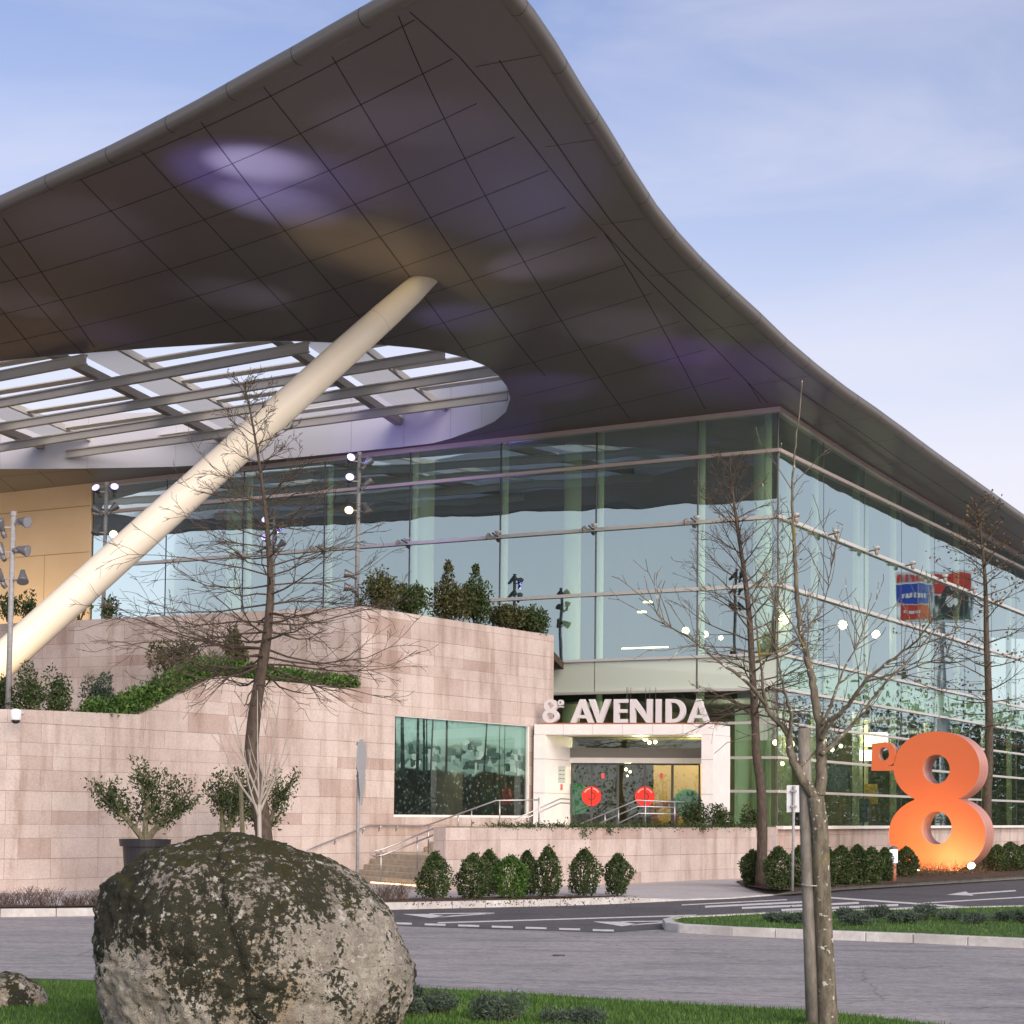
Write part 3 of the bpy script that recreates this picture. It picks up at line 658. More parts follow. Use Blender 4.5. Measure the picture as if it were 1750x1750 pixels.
# stone plinth below the right glass front
bb = MB(); bb.hexa([RP(-.1, -.3, .05), RP(85, -.3, .05), RP(85, -.3, -.5), RP(-.1, -.3, -.5), RP(-.1, 1.58, .05), RP(85, 1.58, .05), RP(85, 1.58, -.5), RP(-.1, 1.58, -.5)]); fixn(bb.build('stone_plinth', M['stone'], mall)); 
o = mall.children[-1]
def reuv(o):
    me = o.data
    if not me.uv_layers: me.uv_layers.new(name='UVMap')
    uv = me.uv_layers[0]
    for p in me.polygons:
        n_ = p.normal
        if abs(n_.z) > .7: t = Vector((1, 0, 0)); v2 = Vector((0, 1, 0))
        else: t = Vector((-n_.y, n_.x, 0)).normalized(); v2 = Vector((0, 0, 1))
        for li in p.loop_indices:
            co = me.vertices[me.loops[li].vertex_index].co; uv.data[li].uv = (co.dot(t), co.dot(v2))
    return o
for o in mall.children:
    if o.name.startswith('stone_plinth'): reuv(o)
# small spotlights clamped to the third transom
def facade_spot(P, s):
    p = P(s, 13.49, .14); q = P(s, 13.57, .62); bb = MB(); bb.bar(p, q, .05, .05); o = bb.build('spotlight', M['mull'], mall)
    b2 = MB(); b2.lathe(P(s-.22, 13.60, .55), [(.05, -.09), (.13, -.02), (.15, .05), (.0, .06)], 12); b2.build('lamp_head', M['transom'], o)
    b2 = MB(); b2.lathe(P(s+.30, 13.48, .40), [(.10, -.07), (.15, 0), (.10, .07)], 12, axis=(LD.x, LD.y, 0)); b2.build('lamp_body', M['beam2'], o)
for s in sL[1:7]: facade_spot(LP, s)
for s in sR[:7]: facade_spot(RP, s+.1 if s else .7)
# pendant lamps and ceiling lights (hang inside, lit)
def interior_lamp(px, py, Y, r, m, label, cat='lamp', shape='globe', group='lit lamps behind the glass'):
    p = at(px, py, Y); o = empty('pendant_lamp', label, cat, group)
    bb = MB()
    if shape == 'globe': bb.lathe(p, [(0, -r), (r*.7, -r*.7), (r, 0), (r*.7, r*.7), (0, r)], 12)
    elif shape == 'disc': bb.lathe(p, [(r, -.02), (r, .03)], 16)
    elif shape == 'box': bb.box(p, r*2, r*2, r*1.5, LA)
    elif shape == 'tube': bb.bar((p.x-r, p.y+r*.5, p.z), (p.x+r, p.y-r*.5, p.z), .06, .05)
    bb.build('shade', m, o, smooth=shape == 'globe')
    top = 6.6 if p.z < 6.6 else (zf(p.x, p.y)); b2 = MB()
    if shape in ('globe', 'box') and p.z < 6.5: b2.bar((p.x, p.y, p.z+r*.8), (p.x, p.y, top), .015, .015); b2.build('cable', M['black'], o)
    else: b2.bar((p.x, p.y, p.z+r*.8), (p.x, p.y, p.z+r*.8+1.2), .012, .012); b2.build('cable', M['black'], o)
    relocate(o, p); return o
lamps = [(1172, 1078, 75, .16, 'right above the letter D of the sign'), (1205, 1084, 74, .14, 'above the last letter A of the sign'), (1232, 1090, 75, .10, 'left of the tall middle bare trunk'), (1340, 1058, 77, .24, 'just right of the building corner'), (1440, 1068, 82, .22, 'right of the foreground tree top'), (1497, 1084, 84, .20, 'left of the reflected billboard pole'),
         (1325, 1269, 73.5, .12, 'ground floor, at the corner'), (1337, 1305, 74, .09, 'ground floor, low by the corner'), (1350, 1272, 77, .20, 'ground floor, right of the corner'), (1408, 1266, 77, .12, 'ground floor, right of the forked trunk'), (1422, 1281, 78, .10, 'ground floor, second right of the forked trunk'), (1437, 1275, 78, .09, 'ground floor, third right of the forked trunk')]
for px, py, Y, r, t in lamps: interior_lamp(px, py, Y, r, M['bulb'], 'round warm lamp glowing behind the glass, '+t)
interior_lamp(1498, 1264, 86, .42, M['bulb'], 'bright square lamp shade behind glass above the orange small letter', shape='box')
interior_lamp(1484, 1291, 85, .32, M['bulb'], 'bright square lamp shade left of the orange small letter', shape='box')
interior_lamp(1102, 1107, 78, .95, M['bulb'], 'long thin strip light behind glass above the sign letters', shape='tube')
for px, py, t in ((1107, 1029, 'upper'), (1097, 1046, 'lower')): interior_lamp(px, py, 78, .2, M['bulb'], t+' round ceiling downlight behind the front glass', shape='disc')
def pt(p, e, c, r=.3, name='lamp_light'):
    l = bpy.data.lights.new(name, 'POINT'); l.energy = e; l.color = c; l.shadow_soft_size = r; o = bpy.data.objects.new(name, l); col.objects.link(o); o.location = p; return o
for sx, sy, z, e in ((3, 3, 5.8, 160), (3, 10, 5.8, 160), (3.5, 20, 5.8, 200), (4, 31, 5.8, 200), (10, 3, 5.8, 150), (5, 5, 10, 110), (5, 16, 10, 110), (16, 5, 10, 110), (26, 5, 10, 90), (5, 28, 10, 90)): pt(Q(sx, sy, z), e, (1, .86, .62), .4)
# shop interior bits: posters and displays
for px, py, wpx, hpx, Y, c_ in ((1489, 1357, 20, 34, 86, (.55, .35, .06)), (1470, 1385, 30, 40, 86, (.05, .08, .16)), (1370, 1390, 60, 40, 79, (.12, .02, .03)), (1430, 1330, 45, 40, 80, (.10, .13, .18))):
    p = at(px, py, Y); s_ = Y/FPX; bb = MB(); bb.box(p, wpx*s_, .3, hpx*s_, LA); bb.build('shop_display', mat('display_colour', c_, .5), mall)
# ------------------------------------------------------------------ entrance porch
PL = Vector(at(912, 1300, 63.0)[:2]); PR = Vector(at(1219, 1300, 61.6)[:2]); PX = (PR-PL).normalized(); PA = math.atan2(PX.y, PX.x); PIN = RD
porch = empty('entrance_porch', 'white panelled entrance porch with glass doors in front of the stone wall', 'porch')
LW = (PR-PL).length; PT, PB = 5.12, 4.76
def PP(s, d, z): q = PL+PX*s+PIN*d; return Vector((q.x, q.y, z))
def phex(s0, s1, d0, d1, z0, z1): return [PP(s0, d0, z0), PP(s1, d0, z0), PP(s1, d1, z0), PP(s0, d1, z0), PP(s0, d0, z1), PP(s1, d0, z1), PP(s1, d1, z1), PP(s0, d1, z1)]
b = MB(); b.hexa(phex(0, LW, 0, 1.45, PB, PT)); bevel(b.build('canopy', M['white'], porch), .02)
b = MB(); b.hexa(phex(0, .40, .002, 2.0, 1.4, PB-.002)); b.build('side_wall', M['white'], porch)
b = MB(); b.hexa(phex(LW-.40, LW, .002, 1.45, 1.4, PB-.002)); b.build('side_wall', M['white'], porch)
b = MB()
for z in (3.94, 2.78): b.bar(PP(0, -.003, z), PP(.4, -.003, z), .006, .02); b.bar(PP(LW-.40, -.003, z), PP(LW, -.003, z), .006, .02); b.bar(PP(.403, .02, z), PP(.403, 1.85, z), .006, .02)
for k in range(1, 6): b.bar(PP(LW*k/6, -.003, PB), PP(LW*k/6, -.003, PT), .015, .006)
b.build('panel_joint', M['signgrey'], porch)
DD = 1.85
def DP(s, z, o_=0): return PP(s, DD-o_, z)
s0d, s1d = .40, LW-.40
b = MB(); b.hexa(phex(s0d, s1d, DD-.08, DD+.1, 3.86, 4.04)); b.build('door_header', M['white'], porch)
b = MB(); b.hexa(phex(s0d, s1d, DD-.02, DD+.05, 4.04, 4.38)); b.build('header_panel', mat('header_grey', (.20, .19, .175), .5), porch)
b = MB(); b.add([DP(s0d, 4.38), DP(s1d, 4.38), DP(s1d, 4.76), DP(s0d, 4.76)], [(0, 1, 2, 3)]); b.build('transom_light', M['doorglass'], porch)
def dpx(px): # distance along door plane for a column of the photo
    q = PL+PIN*DD; k = (px-875)/FPX; return (k*q.y-q.x)/(PX.x-k*PX.y)
leaves = [975+2, 1012.5, 1057, 1103, 1150, 1197]
for a_, c_ in zip(leaves[:-1], leaves[1:]):
    u, v_ = dpx(a_)+.02, dpx(c_)-.02; b = MB(); b.add([DP(u, 1.66), DP(v_, 1.66), DP(v_, 3.86), DP(u, 3.86)], [(0, 1, 2, 3)]); dl_ = b.build('door_leaf', M['doorglass'], porch)
    b = MB()
    for z in (1.70, 3.82): b.bar(DP(u, z, .0), DP(v_, z, .0), .05, .06)
    for s_ in (u, v_): b.bar(DP(s_, 1.67, 0), DP(s_, 3.85, 0), .05, .035)
    b.build('door_frame', M['mull'], dl_)
def disc(cs, cz, r, m, o_=.03, name='door_decal', parent=None, r0=0, a0=0, a1=360, n=48):
    b = MB(); vs = []
    for i in range(n+1):
        t = math.radians(a0+(a1-a0)*i/n)
        for rr in (r0, r): vs.append(DP(cs+rr*math.cos(t), cz+rr*math.sin(t), o_))
    b.add(vs, [(2*i, 2*i+1, 2*i+3, 2*i+2) for i in range(n)]); return b.build(name, m, parent or porch)
def dz(py, px=1058):
    return at(px, py, 64.2).z
for px in (1013, 1104):
    cs = dpx(px); cz = dz(1361); R_ = .345
    d0 = disc(cs, cz, R_, M['red'], .03)
    for a0, a1 in ((28, 80), (100, 152)): disc(cs, cz, .29, M['redpale'], .034, r0=.255, a0=a0, a1=a1, n=12, name='decal_lettering', parent=d0)
    disc(cs, cz, .15, mat('decal_dark_red', (.45, .02, .012), .5), .036, r0=.10, a0=-150, a1=90, n=24, name='decal_ring', parent=d0)
    b = MB(); b.bar(DP(cs, cz-.33, .037), DP(cs, cz+.33, .037), .03, .006); b.build('decal_gap', M['black'], d0)
disc(dpx(984), dz(1366), .55, M['green'], -.04, a0=-88, a1=268)
disc(dpx(1137), dz(1392), .5, M['rust'], -.04, r0=.26); disc(dpx(1175), dz(1372), .5, M['green'], -.05)
for px in (1032, 1132):
    b = MB(); cs = dpx(px); z = dz(1326); b.add([DP(cs-.06, z-.09, .03), DP(cs+.06, z-.09, .03), DP(cs+.06, z+.09, .03), DP(cs-.06, z+.09, .03)], [(0, 1, 2, 3)]); b.build('sticker', M['redsticker'], porch)
# intercom plate on the inner left side wall
b = MB(); b.hexa([PP(.405, .95, 3.15), PP(.405, 1.45, 3.15), PP(.42, 1.45, 3.15), PP(.42, .95, 3.15), PP(.405, .95, 3.72), PP(.405, 1.45, 3.72), PP(.42, 1.45, 3.72), PP(.42, .95, 3.72)]); np_ = b.build('notice_plate', mat('plate_grey', (.45, .50, .50), .4), porch)
b = MB(); b.hexa([PP(.41, 1.12, 2.9), PP(.41, 1.25, 2.9), PP(.43, 1.25, 2.9), PP(.43, 1.12, 2.9), PP(.41, 1.12, 3.1), PP(.41, 1.25, 3.1), PP(.43, 1.25, 3.1), PP(.43, 1.12, 3.1)]); b.build('notice_label', M['redsticker'], porch)
b = MB()
for i in range(3):
    for j in range(2): z = 3.28+.14*i; b.hexa([PP(.42, 1.0+.22*j, z), PP(.42, 1.15+.22*j, z), PP(.424, 1.15+.22*j, z), PP(.424, 1.0+.22*j, z), PP(.42, 1.0+.22*j, z+.03), PP(.42, 1.15+.22*j, z+.03), PP(.424, 1.15+.22*j, z+.03), PP(.424, 1.0+.22*j, z+.03)])
b.build('notice_print', M['mull'], np_)
# lobby seen through the doors
def lhex(a, c, d0, d1, z0, z1):
    P_ = []
    for z in (z0, z1):
        for s_, d_ in ((a, d0), (c, d0), (c, d1), (a, d1)): q = DP(s_, z, 0); P_.append((q.x+.09*d_, q.y+d_, z))
    return P_
b = MB(); b.hexa(lhex(s0d, s1d, 5.2, 5.3, 1.6, PB+.3)); b.hexa(lhex(s0d-.1, s0d, .12, 5.2, 1.6, PB+.3)); b.hexa(lhex(s1d, s1d+.1, .12, 5.2, 1.6, PB+.3)); b.hexa(lhex(s0d-.1, s1d+.1, .12, 5.3, PB-.0, PB+.3)); b.build('lobby_wall', speck('lobby_dark', (.03, .035, .02), (.10, .10, .04), .8, .8, 0), porch)
b = MB(); b.hexa(lhex(s0d+2.9, s1d-.5, 3.0, 3.1, 1.6, 4.0)); b.build('lobby_wall', mat('lobby_ochre', (.30, .20, .06), .6), porch)
b = MB(); b.hexa(lhex(s0d, s1d, .15, 5.2, 1.45, 1.6)); b.build('lobby_floor', M['intfloor'], porch)
for (px, py, r, lbl_) in ((1103, 1262, .10, 'largest of the three globe bulbs above the door header'), (1110, 1269, .07, 'lower middle of the three globe bulbs above the door header'), (1120, 1268, .07, 'right one of the three globe bulbs above the door header'), (1072, 1305, .12, 'flat round lit ceiling lamp seen between the two red door discs'), (1070, 1315, .06, 'left one of the small bulbs below the flat lobby lamp'), (1077, 1319, .05, 'right one of the small bulbs below the flat lobby lamp'), (1072, 1326, .04, 'lowest tiny bulb hanging between the two red door discs')):
    interior_lamp(px, py, 65.5, r, M['bulb'], lbl_, group='globe bulbs in the lobby', shape='globe' if py != 1305 else 'disc')
pt(PP(2.2, DD+1.5, 4.2), 90, (1, .82, .5), .2); pt(PP(4.2, DD+1.5, 4.2), 120, (1, .78, .42), .2)
# ------------------------------------------------------------------ sign lettering
sign = empty('entrance_sign', 'white raised letters reading 8\u00aa AVENIDA standing on top of the white porch', 'sign')
ZS = PT+.06; HS = .80
def spx(px): k = (px-875)/FPX; q = PL; return (k*q.y-q.x)/(PX.x-k*PX.y)
def glyph(ch, polys, x0, sc_x, h, z0, dpt=.14, holes=None):
    """polygons in unit glyph space (x 0..w, y 0..1), each extruded"""
    bm = bmesh.new()
    for outer, hs_ in polys:
        verts = []; edges = []
        for L_ in [outer]+hs_:
            b0 = len(verts); verts += [Vector(p) for p in L_]; edges += [(b0+i, b0+(i+1) % len(L_)) for i in range(len(L_))]
        V, E_, Fc, *_ = delaunay_2d_cdt(verts, edges, [], 0, 1e-5)
        keep = []
        for f in Fc:
            cx = sum(V[i].x for i in f)/3; cy = sum(V[i].y for i in f)/3
            if inpoly((cx, cy), outer) and not any(inpoly((cx, cy), h_) for h_ in hs_): keep.append(f)
        for dep, fl_ in ((0, False), (dpt, True)):
            pass
        fv = [bm.verts.new(PP(x0+v.x*sc_x, .12, z0+v.y*h)) for v in V]; bv = [bm.verts.new(PP(x0+v.x*sc_x, .12+dpt, z0+v.y*h)) for v in V]
        for f in keep: bm.faces.new([fv[i] for i in f]); bm.faces.new([bv[i] for i in reversed(f)])
        for L_ in [outer]+hs_:
            idx = [min(range(len(V)), key=lambda q: (V[q]-Vector(p)).length) for p in L_]
            for i in range(len(idx)):
                a, c = idx[i], idx[(i+1) % len(idx)]
                try: bm.faces.new([fv[a], fv[c], bv[c], bv[a]])
                except ValueError: pass
    bmesh.ops.recalc_face_normals(bm, faces=bm.faces); me = bpy.data.meshes.new('letter'); bm.to_mesh(me); bm.free(); me.materials.append(M['signletter'])
    o = bpy.data.objects.new('letter', me); col.objects.link(o); o.parent = sign; return o
def ell(cx, cy, rx, ry, n=28, a0=0, a1=360): return [(cx+rx*math.cos(math.radians(a0+(a1-a0)*i/n)), cy+ry*math.sin(math.radians(a0+(a1-a0)*i/n))) for i in range(n if abs(a1-a0) == 360 else n+1)]
def eight(w=.66):
    up = (w/2, .735, w*.42, .265); lo = (w/2, .285, w*.5, .285); P = []
    # outline: union of the two ellipses
    def pe(e, t): return (e[0]+e[2]*math.cos(t), e[1]+e[3]*math.sin(t))
    lop = [pe(lo, math.radians(a)) for a in range(0, 360, 6)]; upp = [pe(up, math.radians(a)) for a in range(0, 360, 6)]
    ie = lambda p, e: ((p[0]-e[0])/e[2])**2+((p[1]-e[1])/e[3])**2 < 1
    right_lo = [p for p in [pe(lo, math.radians(a)) for a in range(-90, 91, 6)] if not ie(p, up)]
    right_up = [p for p in [pe(up, math.radians(a)) for a in range(-90, 91, 6)] if not ie(p, lo)]
    outl = right_lo+right_up+[(w-p[0], p[1]) for p in (right_lo+right_up)[::-1]][1:-1]
    return outl
S_A = ([(0, 0), (.17, 0), (.235, .19), (.53, .19), (.595, 0), (.765, 0), (.45, 1), (.315, 1)], [[(.28, .33), (.485, .33), (.3825, .68)]])
S_V = ([(0, 1), (.17, 1), (.36, .33), (.55, 1), (.72, 1), (.43, 0), (.29, 0)], [])
S_E = ([(0, 0), (.46, 0), (.46, .155), (.165, .155), (.165, .425), (.44, .425), (.44, .575), (.165, .575), (.165, .845), (.46, .845), (.46, 1), (0, 1)], [])
S_N = ([(0, 0), (.165, 0), (.165, .66), (.56, 0), (.73, 0), (.73, 1), (.565, 1), (.565, .34), (.17, 1), (0, 1)], [])
S_I = ([(0, 0), (.165, 0), (.165, 1), (0, 1)], [])
S_D = ([(0, 0), (.28, 0)]+[(.28+.38*math.sin(math.radians(a)), .5-.5*math.cos(math.radians(a))) for a in range(12, 180, 12)]+[(.28, 1), (0, 1)], [[(.165, .155), (.27, .155)]+[(.27+.225*math.sin(math.radians(a)), .5-.345*math.cos(math.radians(a))) for a in range(15, 180, 15)]+[(.27, .845), (.165, .845)]])
for ch, S, a, c in (('A', S_A, 972, 1011), ('V', S_V, 1003, 1040), ('E', S_E, 1046, 1069), ('N', S_N, 1074, 1111), ('I', S_I, 1118, 1126), ('D', S_D, 1135, 1168), ('A', S_A, 1172, 1210)):
    wx = max(p[0] for p in S[0]); u = spx(a); v_ = spx(c); glyph(ch, [S], u, (v_-u)/wx, HS, ZS)
ow = .66; hole8 = [ell(ow/2, .74, ow*.20, .125, 20), ell(ow/2, .285, ow*.25, .145, 20)]
glyph('8', [(eight(ow), hole8)], spx(924), (spx(951)-spx(924))/ow, HS, ZS)
glyph('a', [(ell(.12, .86, .12, .125, 20), [ell(.12, .86, .055, .065, 14)]), ([(.0, .66), (.24, .66), (.24, .70), (.0, .70)], [])], spx(950), (spx(958)-spx(950))/.24, HS, ZS)
b = MB(); b.bar(PP(.15, .19, PT+.03), PP(spx(1228), .19, PT+.03), .10, .05); b.build('mounting_rail', M['signbrown'], sign)
# ------------------------------------------------------------------ big stone wall complex
def stone_obj(name, label, cat, prisms, group=None):
    b = MB()
    for poly, offv in prisms: b.prism(poly, offv)
    o = fixn(b.build(name, M['stone'])); reuv(o); return tag(o, label, cat, group)
inn = Vector((-AN.x, -AN.y, 0))
front = [AP(0, -.3), AP(12.9, -.3), AP(12.9, 5.79), AP(6.75, 5.78), AP(3.95, 4.57), AP(0, 4.50)]
stone_obj('stone_wall', 'lower pink granite wall with a stepped top, left behind the boulder', 'wall', [(front, inn*.5)])
wl = stone_obj('stone_wall', 'return of the pink granite wall running out of the left edge', 'wall', [([AP(-.003, -.3, -.002), AP(-.003, 4.5, -.002), AP(-.003, 4.5, -.002)+Vector((-9, -.3, 0)), AP(-.003, -.3, -.002)+Vector((-9, -.3, 0))], (0, .5, 0))])
# tall wall with the picture window; notch for the porch
WS0, WS1, WZ0, WZ1 = 14.58, 21.92, 1.93, 5.08
NT = 22.15
inn5 = inn*.6
def blk(s0, s1, z0, z1): return ([AP(s0, z0), AP(s1, z0), AP(s1, z1), AP(s0, z1)], inn5)
ZT = 8.3
b = MB()
for q in (blk(12.9, WS0, -.3, ZT), blk(WS0, WS1, -.3, WZ0), blk(WS0, WS1, WZ1, ZT), blk(WS1, NT, -.3, ZT), blk(NT, 23.35, 5.1, ZT)): b.prism(*q)
# end return towards the glass and the long back wall C
e0 = AP(23.35, 0); e1 = LP(8.35, 0, .2)
tall = fixn(b.build('wall', M['stone'])); reuv(tall)
tallr = empty('stone_wall', 'tall pink granite wall with a teal picture window beside the entrance porch', 'wall'); tall.parent = tallr
b = MB(); c0 = AP(12.9, 0, -.1); cd_ = Vector((-math.cos(math.radians(-27)), -math.sin(math.radians(-27)), 0)); 
cn = Vector((cd_.y, -cd_.x, 0)) if Vector((cd_.y, -cd_.x, 0)).y > 0 else Vector((-cd_.y, cd_.x, 0))
bq = MB(); bq.prism([c0+Vector((0, 0, -.2)), c0+cd_*32+Vector((0, 0, -.2)), c0+cd_*32+Vector((0, 0, ZT)), c0+Vector((0, 0, ZT-.004))], cn*.5)
wc = fixn(bq.build('stone_wall', M['stone'])); reuv(wc); tag(wc, 'upper pink granite terrace wall behind the big leaning white column', 'wall')
# terrace soil
b = MB(); b.prism([AP(13.2, ZT-.12, -.4), AP(23.2, ZT-.12, -.4), LP(9.0, ZT-.12, .3), LP(50, ZT-.12, .3), c0+cd_*31+cn*.3+Vector((0, 0, ZT-.12))], (0, 0, -.3)); fixn(b.build('terrace_soil', M['soil'])); tag(bpy.context.scene.collection.objects['terrace_soil'], kind='structure')
b = MB()
b.prism([AP(.2, 4.3, -.4), AP(3.95, 4.3, -.4), c0+cd_*9+Vector((0, 0, 4.3)), c0+cd_*30+Vector((0, 0, 4.3)), AP(.2, 4.3, -.4)+Vector((-12, 0, 0))], (0, 0, -.3))
b.prism([AP(3.95, 4.4, -.4), AP(6.75, 5.6, -.4), c0+cd_*5+Vector((0, 0, 5.6)), c0+cd_*9+Vector((0, 0, 4.4))], (0, 0, -.2)); b.prism([AP(6.75, 5.62, -.4), AP(12.8, 5.62, -.4), c0+Vector((0, 0, 5.62)), c0+cd_*5+Vector((0, 0, 5.62))], (0, 0, -.2))
fixn(b.build('terrace_bed', M['soil'])); tag(bpy.context.scene.collection.objects['terrace_bed'], kind='structure')
# picture window
win = empty('picture_window', None, None); del win
b = MB()
fr = .09
for (s0, s1, z0, z1) in ((WS0, WS1, WZ0-.0, WZ0+.07), (WS0, WS1, WZ1-.03, WZ1), (WS0, WS0+.03, WZ0, WZ1), (WS1-.06, WS1, WZ0, WZ1)):
    b.prism([AP(s0, z0, -.02), AP(s1, z0, -.02), AP(s1, z1, -.02), AP(s0, z1, -.02)], inn*.12)
wf = fixn(b.build('window', M['white'], tallr))
def painted_reflection_mat():  # window's mirrored town, foliage and sky, painted as flat colour
    m = mat('painted_town_reflection', (.3, .5, .5), .6); uvn = nd(m, 'ShaderNodeUVMap'); sep = nd(m, 'ShaderNodeSeparateXYZ'); lk(m, uvn.outputs[0], sep.inputs[0])
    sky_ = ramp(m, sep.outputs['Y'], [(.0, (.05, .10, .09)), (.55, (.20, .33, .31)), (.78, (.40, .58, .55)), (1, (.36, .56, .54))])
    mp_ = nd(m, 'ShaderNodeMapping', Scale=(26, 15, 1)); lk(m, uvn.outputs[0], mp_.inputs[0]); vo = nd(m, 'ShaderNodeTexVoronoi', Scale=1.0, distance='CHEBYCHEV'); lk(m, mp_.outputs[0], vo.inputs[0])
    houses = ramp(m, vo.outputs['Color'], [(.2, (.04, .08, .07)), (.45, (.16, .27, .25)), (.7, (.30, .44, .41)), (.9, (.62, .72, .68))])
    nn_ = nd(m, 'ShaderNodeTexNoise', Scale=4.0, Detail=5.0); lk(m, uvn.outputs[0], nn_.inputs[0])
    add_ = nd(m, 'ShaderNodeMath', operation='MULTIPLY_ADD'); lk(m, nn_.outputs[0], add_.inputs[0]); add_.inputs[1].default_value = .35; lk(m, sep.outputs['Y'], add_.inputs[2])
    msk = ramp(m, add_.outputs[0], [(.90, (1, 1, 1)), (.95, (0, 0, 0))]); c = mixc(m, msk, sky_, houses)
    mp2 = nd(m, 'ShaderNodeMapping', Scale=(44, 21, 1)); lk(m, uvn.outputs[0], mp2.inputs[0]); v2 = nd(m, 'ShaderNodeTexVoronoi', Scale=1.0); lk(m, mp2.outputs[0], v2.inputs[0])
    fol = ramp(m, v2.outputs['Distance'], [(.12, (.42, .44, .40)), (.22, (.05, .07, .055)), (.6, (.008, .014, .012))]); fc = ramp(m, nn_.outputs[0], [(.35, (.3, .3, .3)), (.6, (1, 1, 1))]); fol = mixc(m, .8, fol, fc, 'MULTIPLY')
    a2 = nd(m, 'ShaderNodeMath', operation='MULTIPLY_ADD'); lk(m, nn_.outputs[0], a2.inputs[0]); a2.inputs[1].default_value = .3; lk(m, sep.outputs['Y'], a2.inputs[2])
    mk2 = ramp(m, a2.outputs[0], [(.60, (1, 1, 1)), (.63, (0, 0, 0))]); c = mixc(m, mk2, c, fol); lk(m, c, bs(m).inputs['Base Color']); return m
me = bpy.data.meshes.new('painted_town_reflection'); me.from_pydata([AP(WS0, WZ0, -.16), AP(WS1, WZ0, -.16), AP(WS1, WZ1, -.16), AP(WS0, WZ1, -.16)], [], [(0, 1, 2, 3)]); uvl = me.uv_layers.new(name='UVMap')
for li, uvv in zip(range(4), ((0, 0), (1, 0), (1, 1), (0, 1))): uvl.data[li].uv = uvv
me.materials.append(painted_reflection_mat()); po = bpy.data.objects.new('painted_town_reflection', me); col.objects.link(po); po.parent = wf
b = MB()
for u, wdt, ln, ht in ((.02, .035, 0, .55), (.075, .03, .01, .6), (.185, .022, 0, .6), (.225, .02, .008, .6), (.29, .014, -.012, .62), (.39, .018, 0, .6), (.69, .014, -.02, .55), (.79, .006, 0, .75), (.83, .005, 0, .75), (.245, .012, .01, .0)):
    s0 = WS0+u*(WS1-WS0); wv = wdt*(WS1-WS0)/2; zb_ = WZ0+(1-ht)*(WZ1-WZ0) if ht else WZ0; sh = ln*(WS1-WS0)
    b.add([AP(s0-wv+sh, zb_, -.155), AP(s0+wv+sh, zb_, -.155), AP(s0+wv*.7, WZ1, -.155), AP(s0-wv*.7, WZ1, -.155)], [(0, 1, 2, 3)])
b.build('painted_trunk_reflections', mat('trunk_reflection_paint', (.012, .03, .027), .6), wf)  # trunks mirrored in the window, painted as flat dark strips
b = MB()
for k in range(4):
    s0 = WS0+.03+k*(WS1-WS0-.06)/4; s1 = WS0+.03+(k+1)*(WS1-WS0-.06)/4-.012; b.add([AP(s0, WZ0+.05, -.09), AP(s1, WZ0+.05, -.09), AP(s1, WZ1-.03, -.09), AP(s0, WZ1-.03, -.09)], [(0, 1, 2, 3)])
b.build('window_glass', M['winglass'], wf)
# low wall in front of the terrace of the doors
w0 = Vector(at(762, 1414, 48.9)[:2]); w1 = Vector(at(1292, 1412, 62.0)[:2]); WDv = (w1-w0).normalized(); WN = Vector((-WDv.y, WDv.x)); WLn = (w1-w0).length
def WP(s, z=0, o_=0): q = w0+WDv*s+WN*o_; return Vector((q.x, q.y, z))
b = MB(); b.prism([WP(0, -.3), WP(WLn, -.3), WP(WLn, 1.69), WP(0, 1.69)], tuple(WN.to_3d()*.42)); o = fixn(b.build('low_stone_wall', M['stone'])); reuv(o); tag(o, 'low pink granite wall behind the row of clipped bushes', 'wall')
b = MB(); b.prism([WP(7.4, 1.5, .4), WP(WLn, 1.5, .4), LP(-.3, 1.5, .8), LP(12, 1.5, .4), AP(21.5, 1.5, .05), AP(18.4, 1.5, .05)], (0, 0, -1.6)); fixn(b.build('terrace', M['paving'])); tag(col.objects['terrace'], kind='structure')
# second piece of low wall between the planter and the plinth
b = MB(); b.prism([WP(WLn+.02, -.3, .05), RP(-.11, -.3, .06), RP(-.11, 1.66, .06), WP(WLn+.02, 1.66, .05)], (-.2, .3, 0)); o = fixn(b.build('low_stone_wall', M['stone'])); reuv(o); tag(o, 'short piece of low granite wall behind the second bare trunk', 'wall')
# stairs
st = empty('stone_steps', 'stone steps rising between the low granite wall and the tall granite wall', 'stairs')
def SPt(s, t, z):    # s into the stair, t 0 (low wall) .. 1 (big wall)
    p = WP(s+1.2, z, .45).lerp(AP(12.6+s*.9-1.2*(1-t), z, .03), t); return p
for k in range(5):
    b = MB(); z0 = .165*k; b.hexa([SPt(.32*k, 0, -.1), SPt(.32*k+.33, 0, -.1), SPt(.32*k+.33, 1, -.1), SPt(.32*k, 1, -.1), SPt(.32*k, 0, z0+.165), SPt(.32*k+.33+(2.5 if k == 4 else 0), 0, z0+.165), SPt(.32*k+.33+(2.5 if k == 4 else 0), 1, z0+.165), SPt(.32*k, 1, z0+.165)])
    fixn(b.build('step', speck('step_stone', (.20, .17, .11), (.32, .28, .19), 5, .7, .1) if k == 0 else M['step'], st)) if 0 else None
    if k == 0: M['step'] = speck('step_stone', (.34, .30, .24), (.46, .41, .33), 5, .7, .1)
    fixn(b.build('step', M['step'], st))
for k in range(5):
    b = MB(); z0 = .83+.165*k; s0 = 3.9+.32*k; b.hexa([SPt(s0, 0, .6), SPt(s0+.33, 0, .6), SPt(s0+.33, 1, .6), SPt(s0, 1, .6), SPt(s0, 0, z0+.165), SPt(s0+.33, 0, z0+.165), SPt(s0+.33, 1, z0+.165), SPt(s0, 1, z0+.165)]); fixn(b.build('step', M['step'], st))
relocate(st, SPt(0, .5, 0))
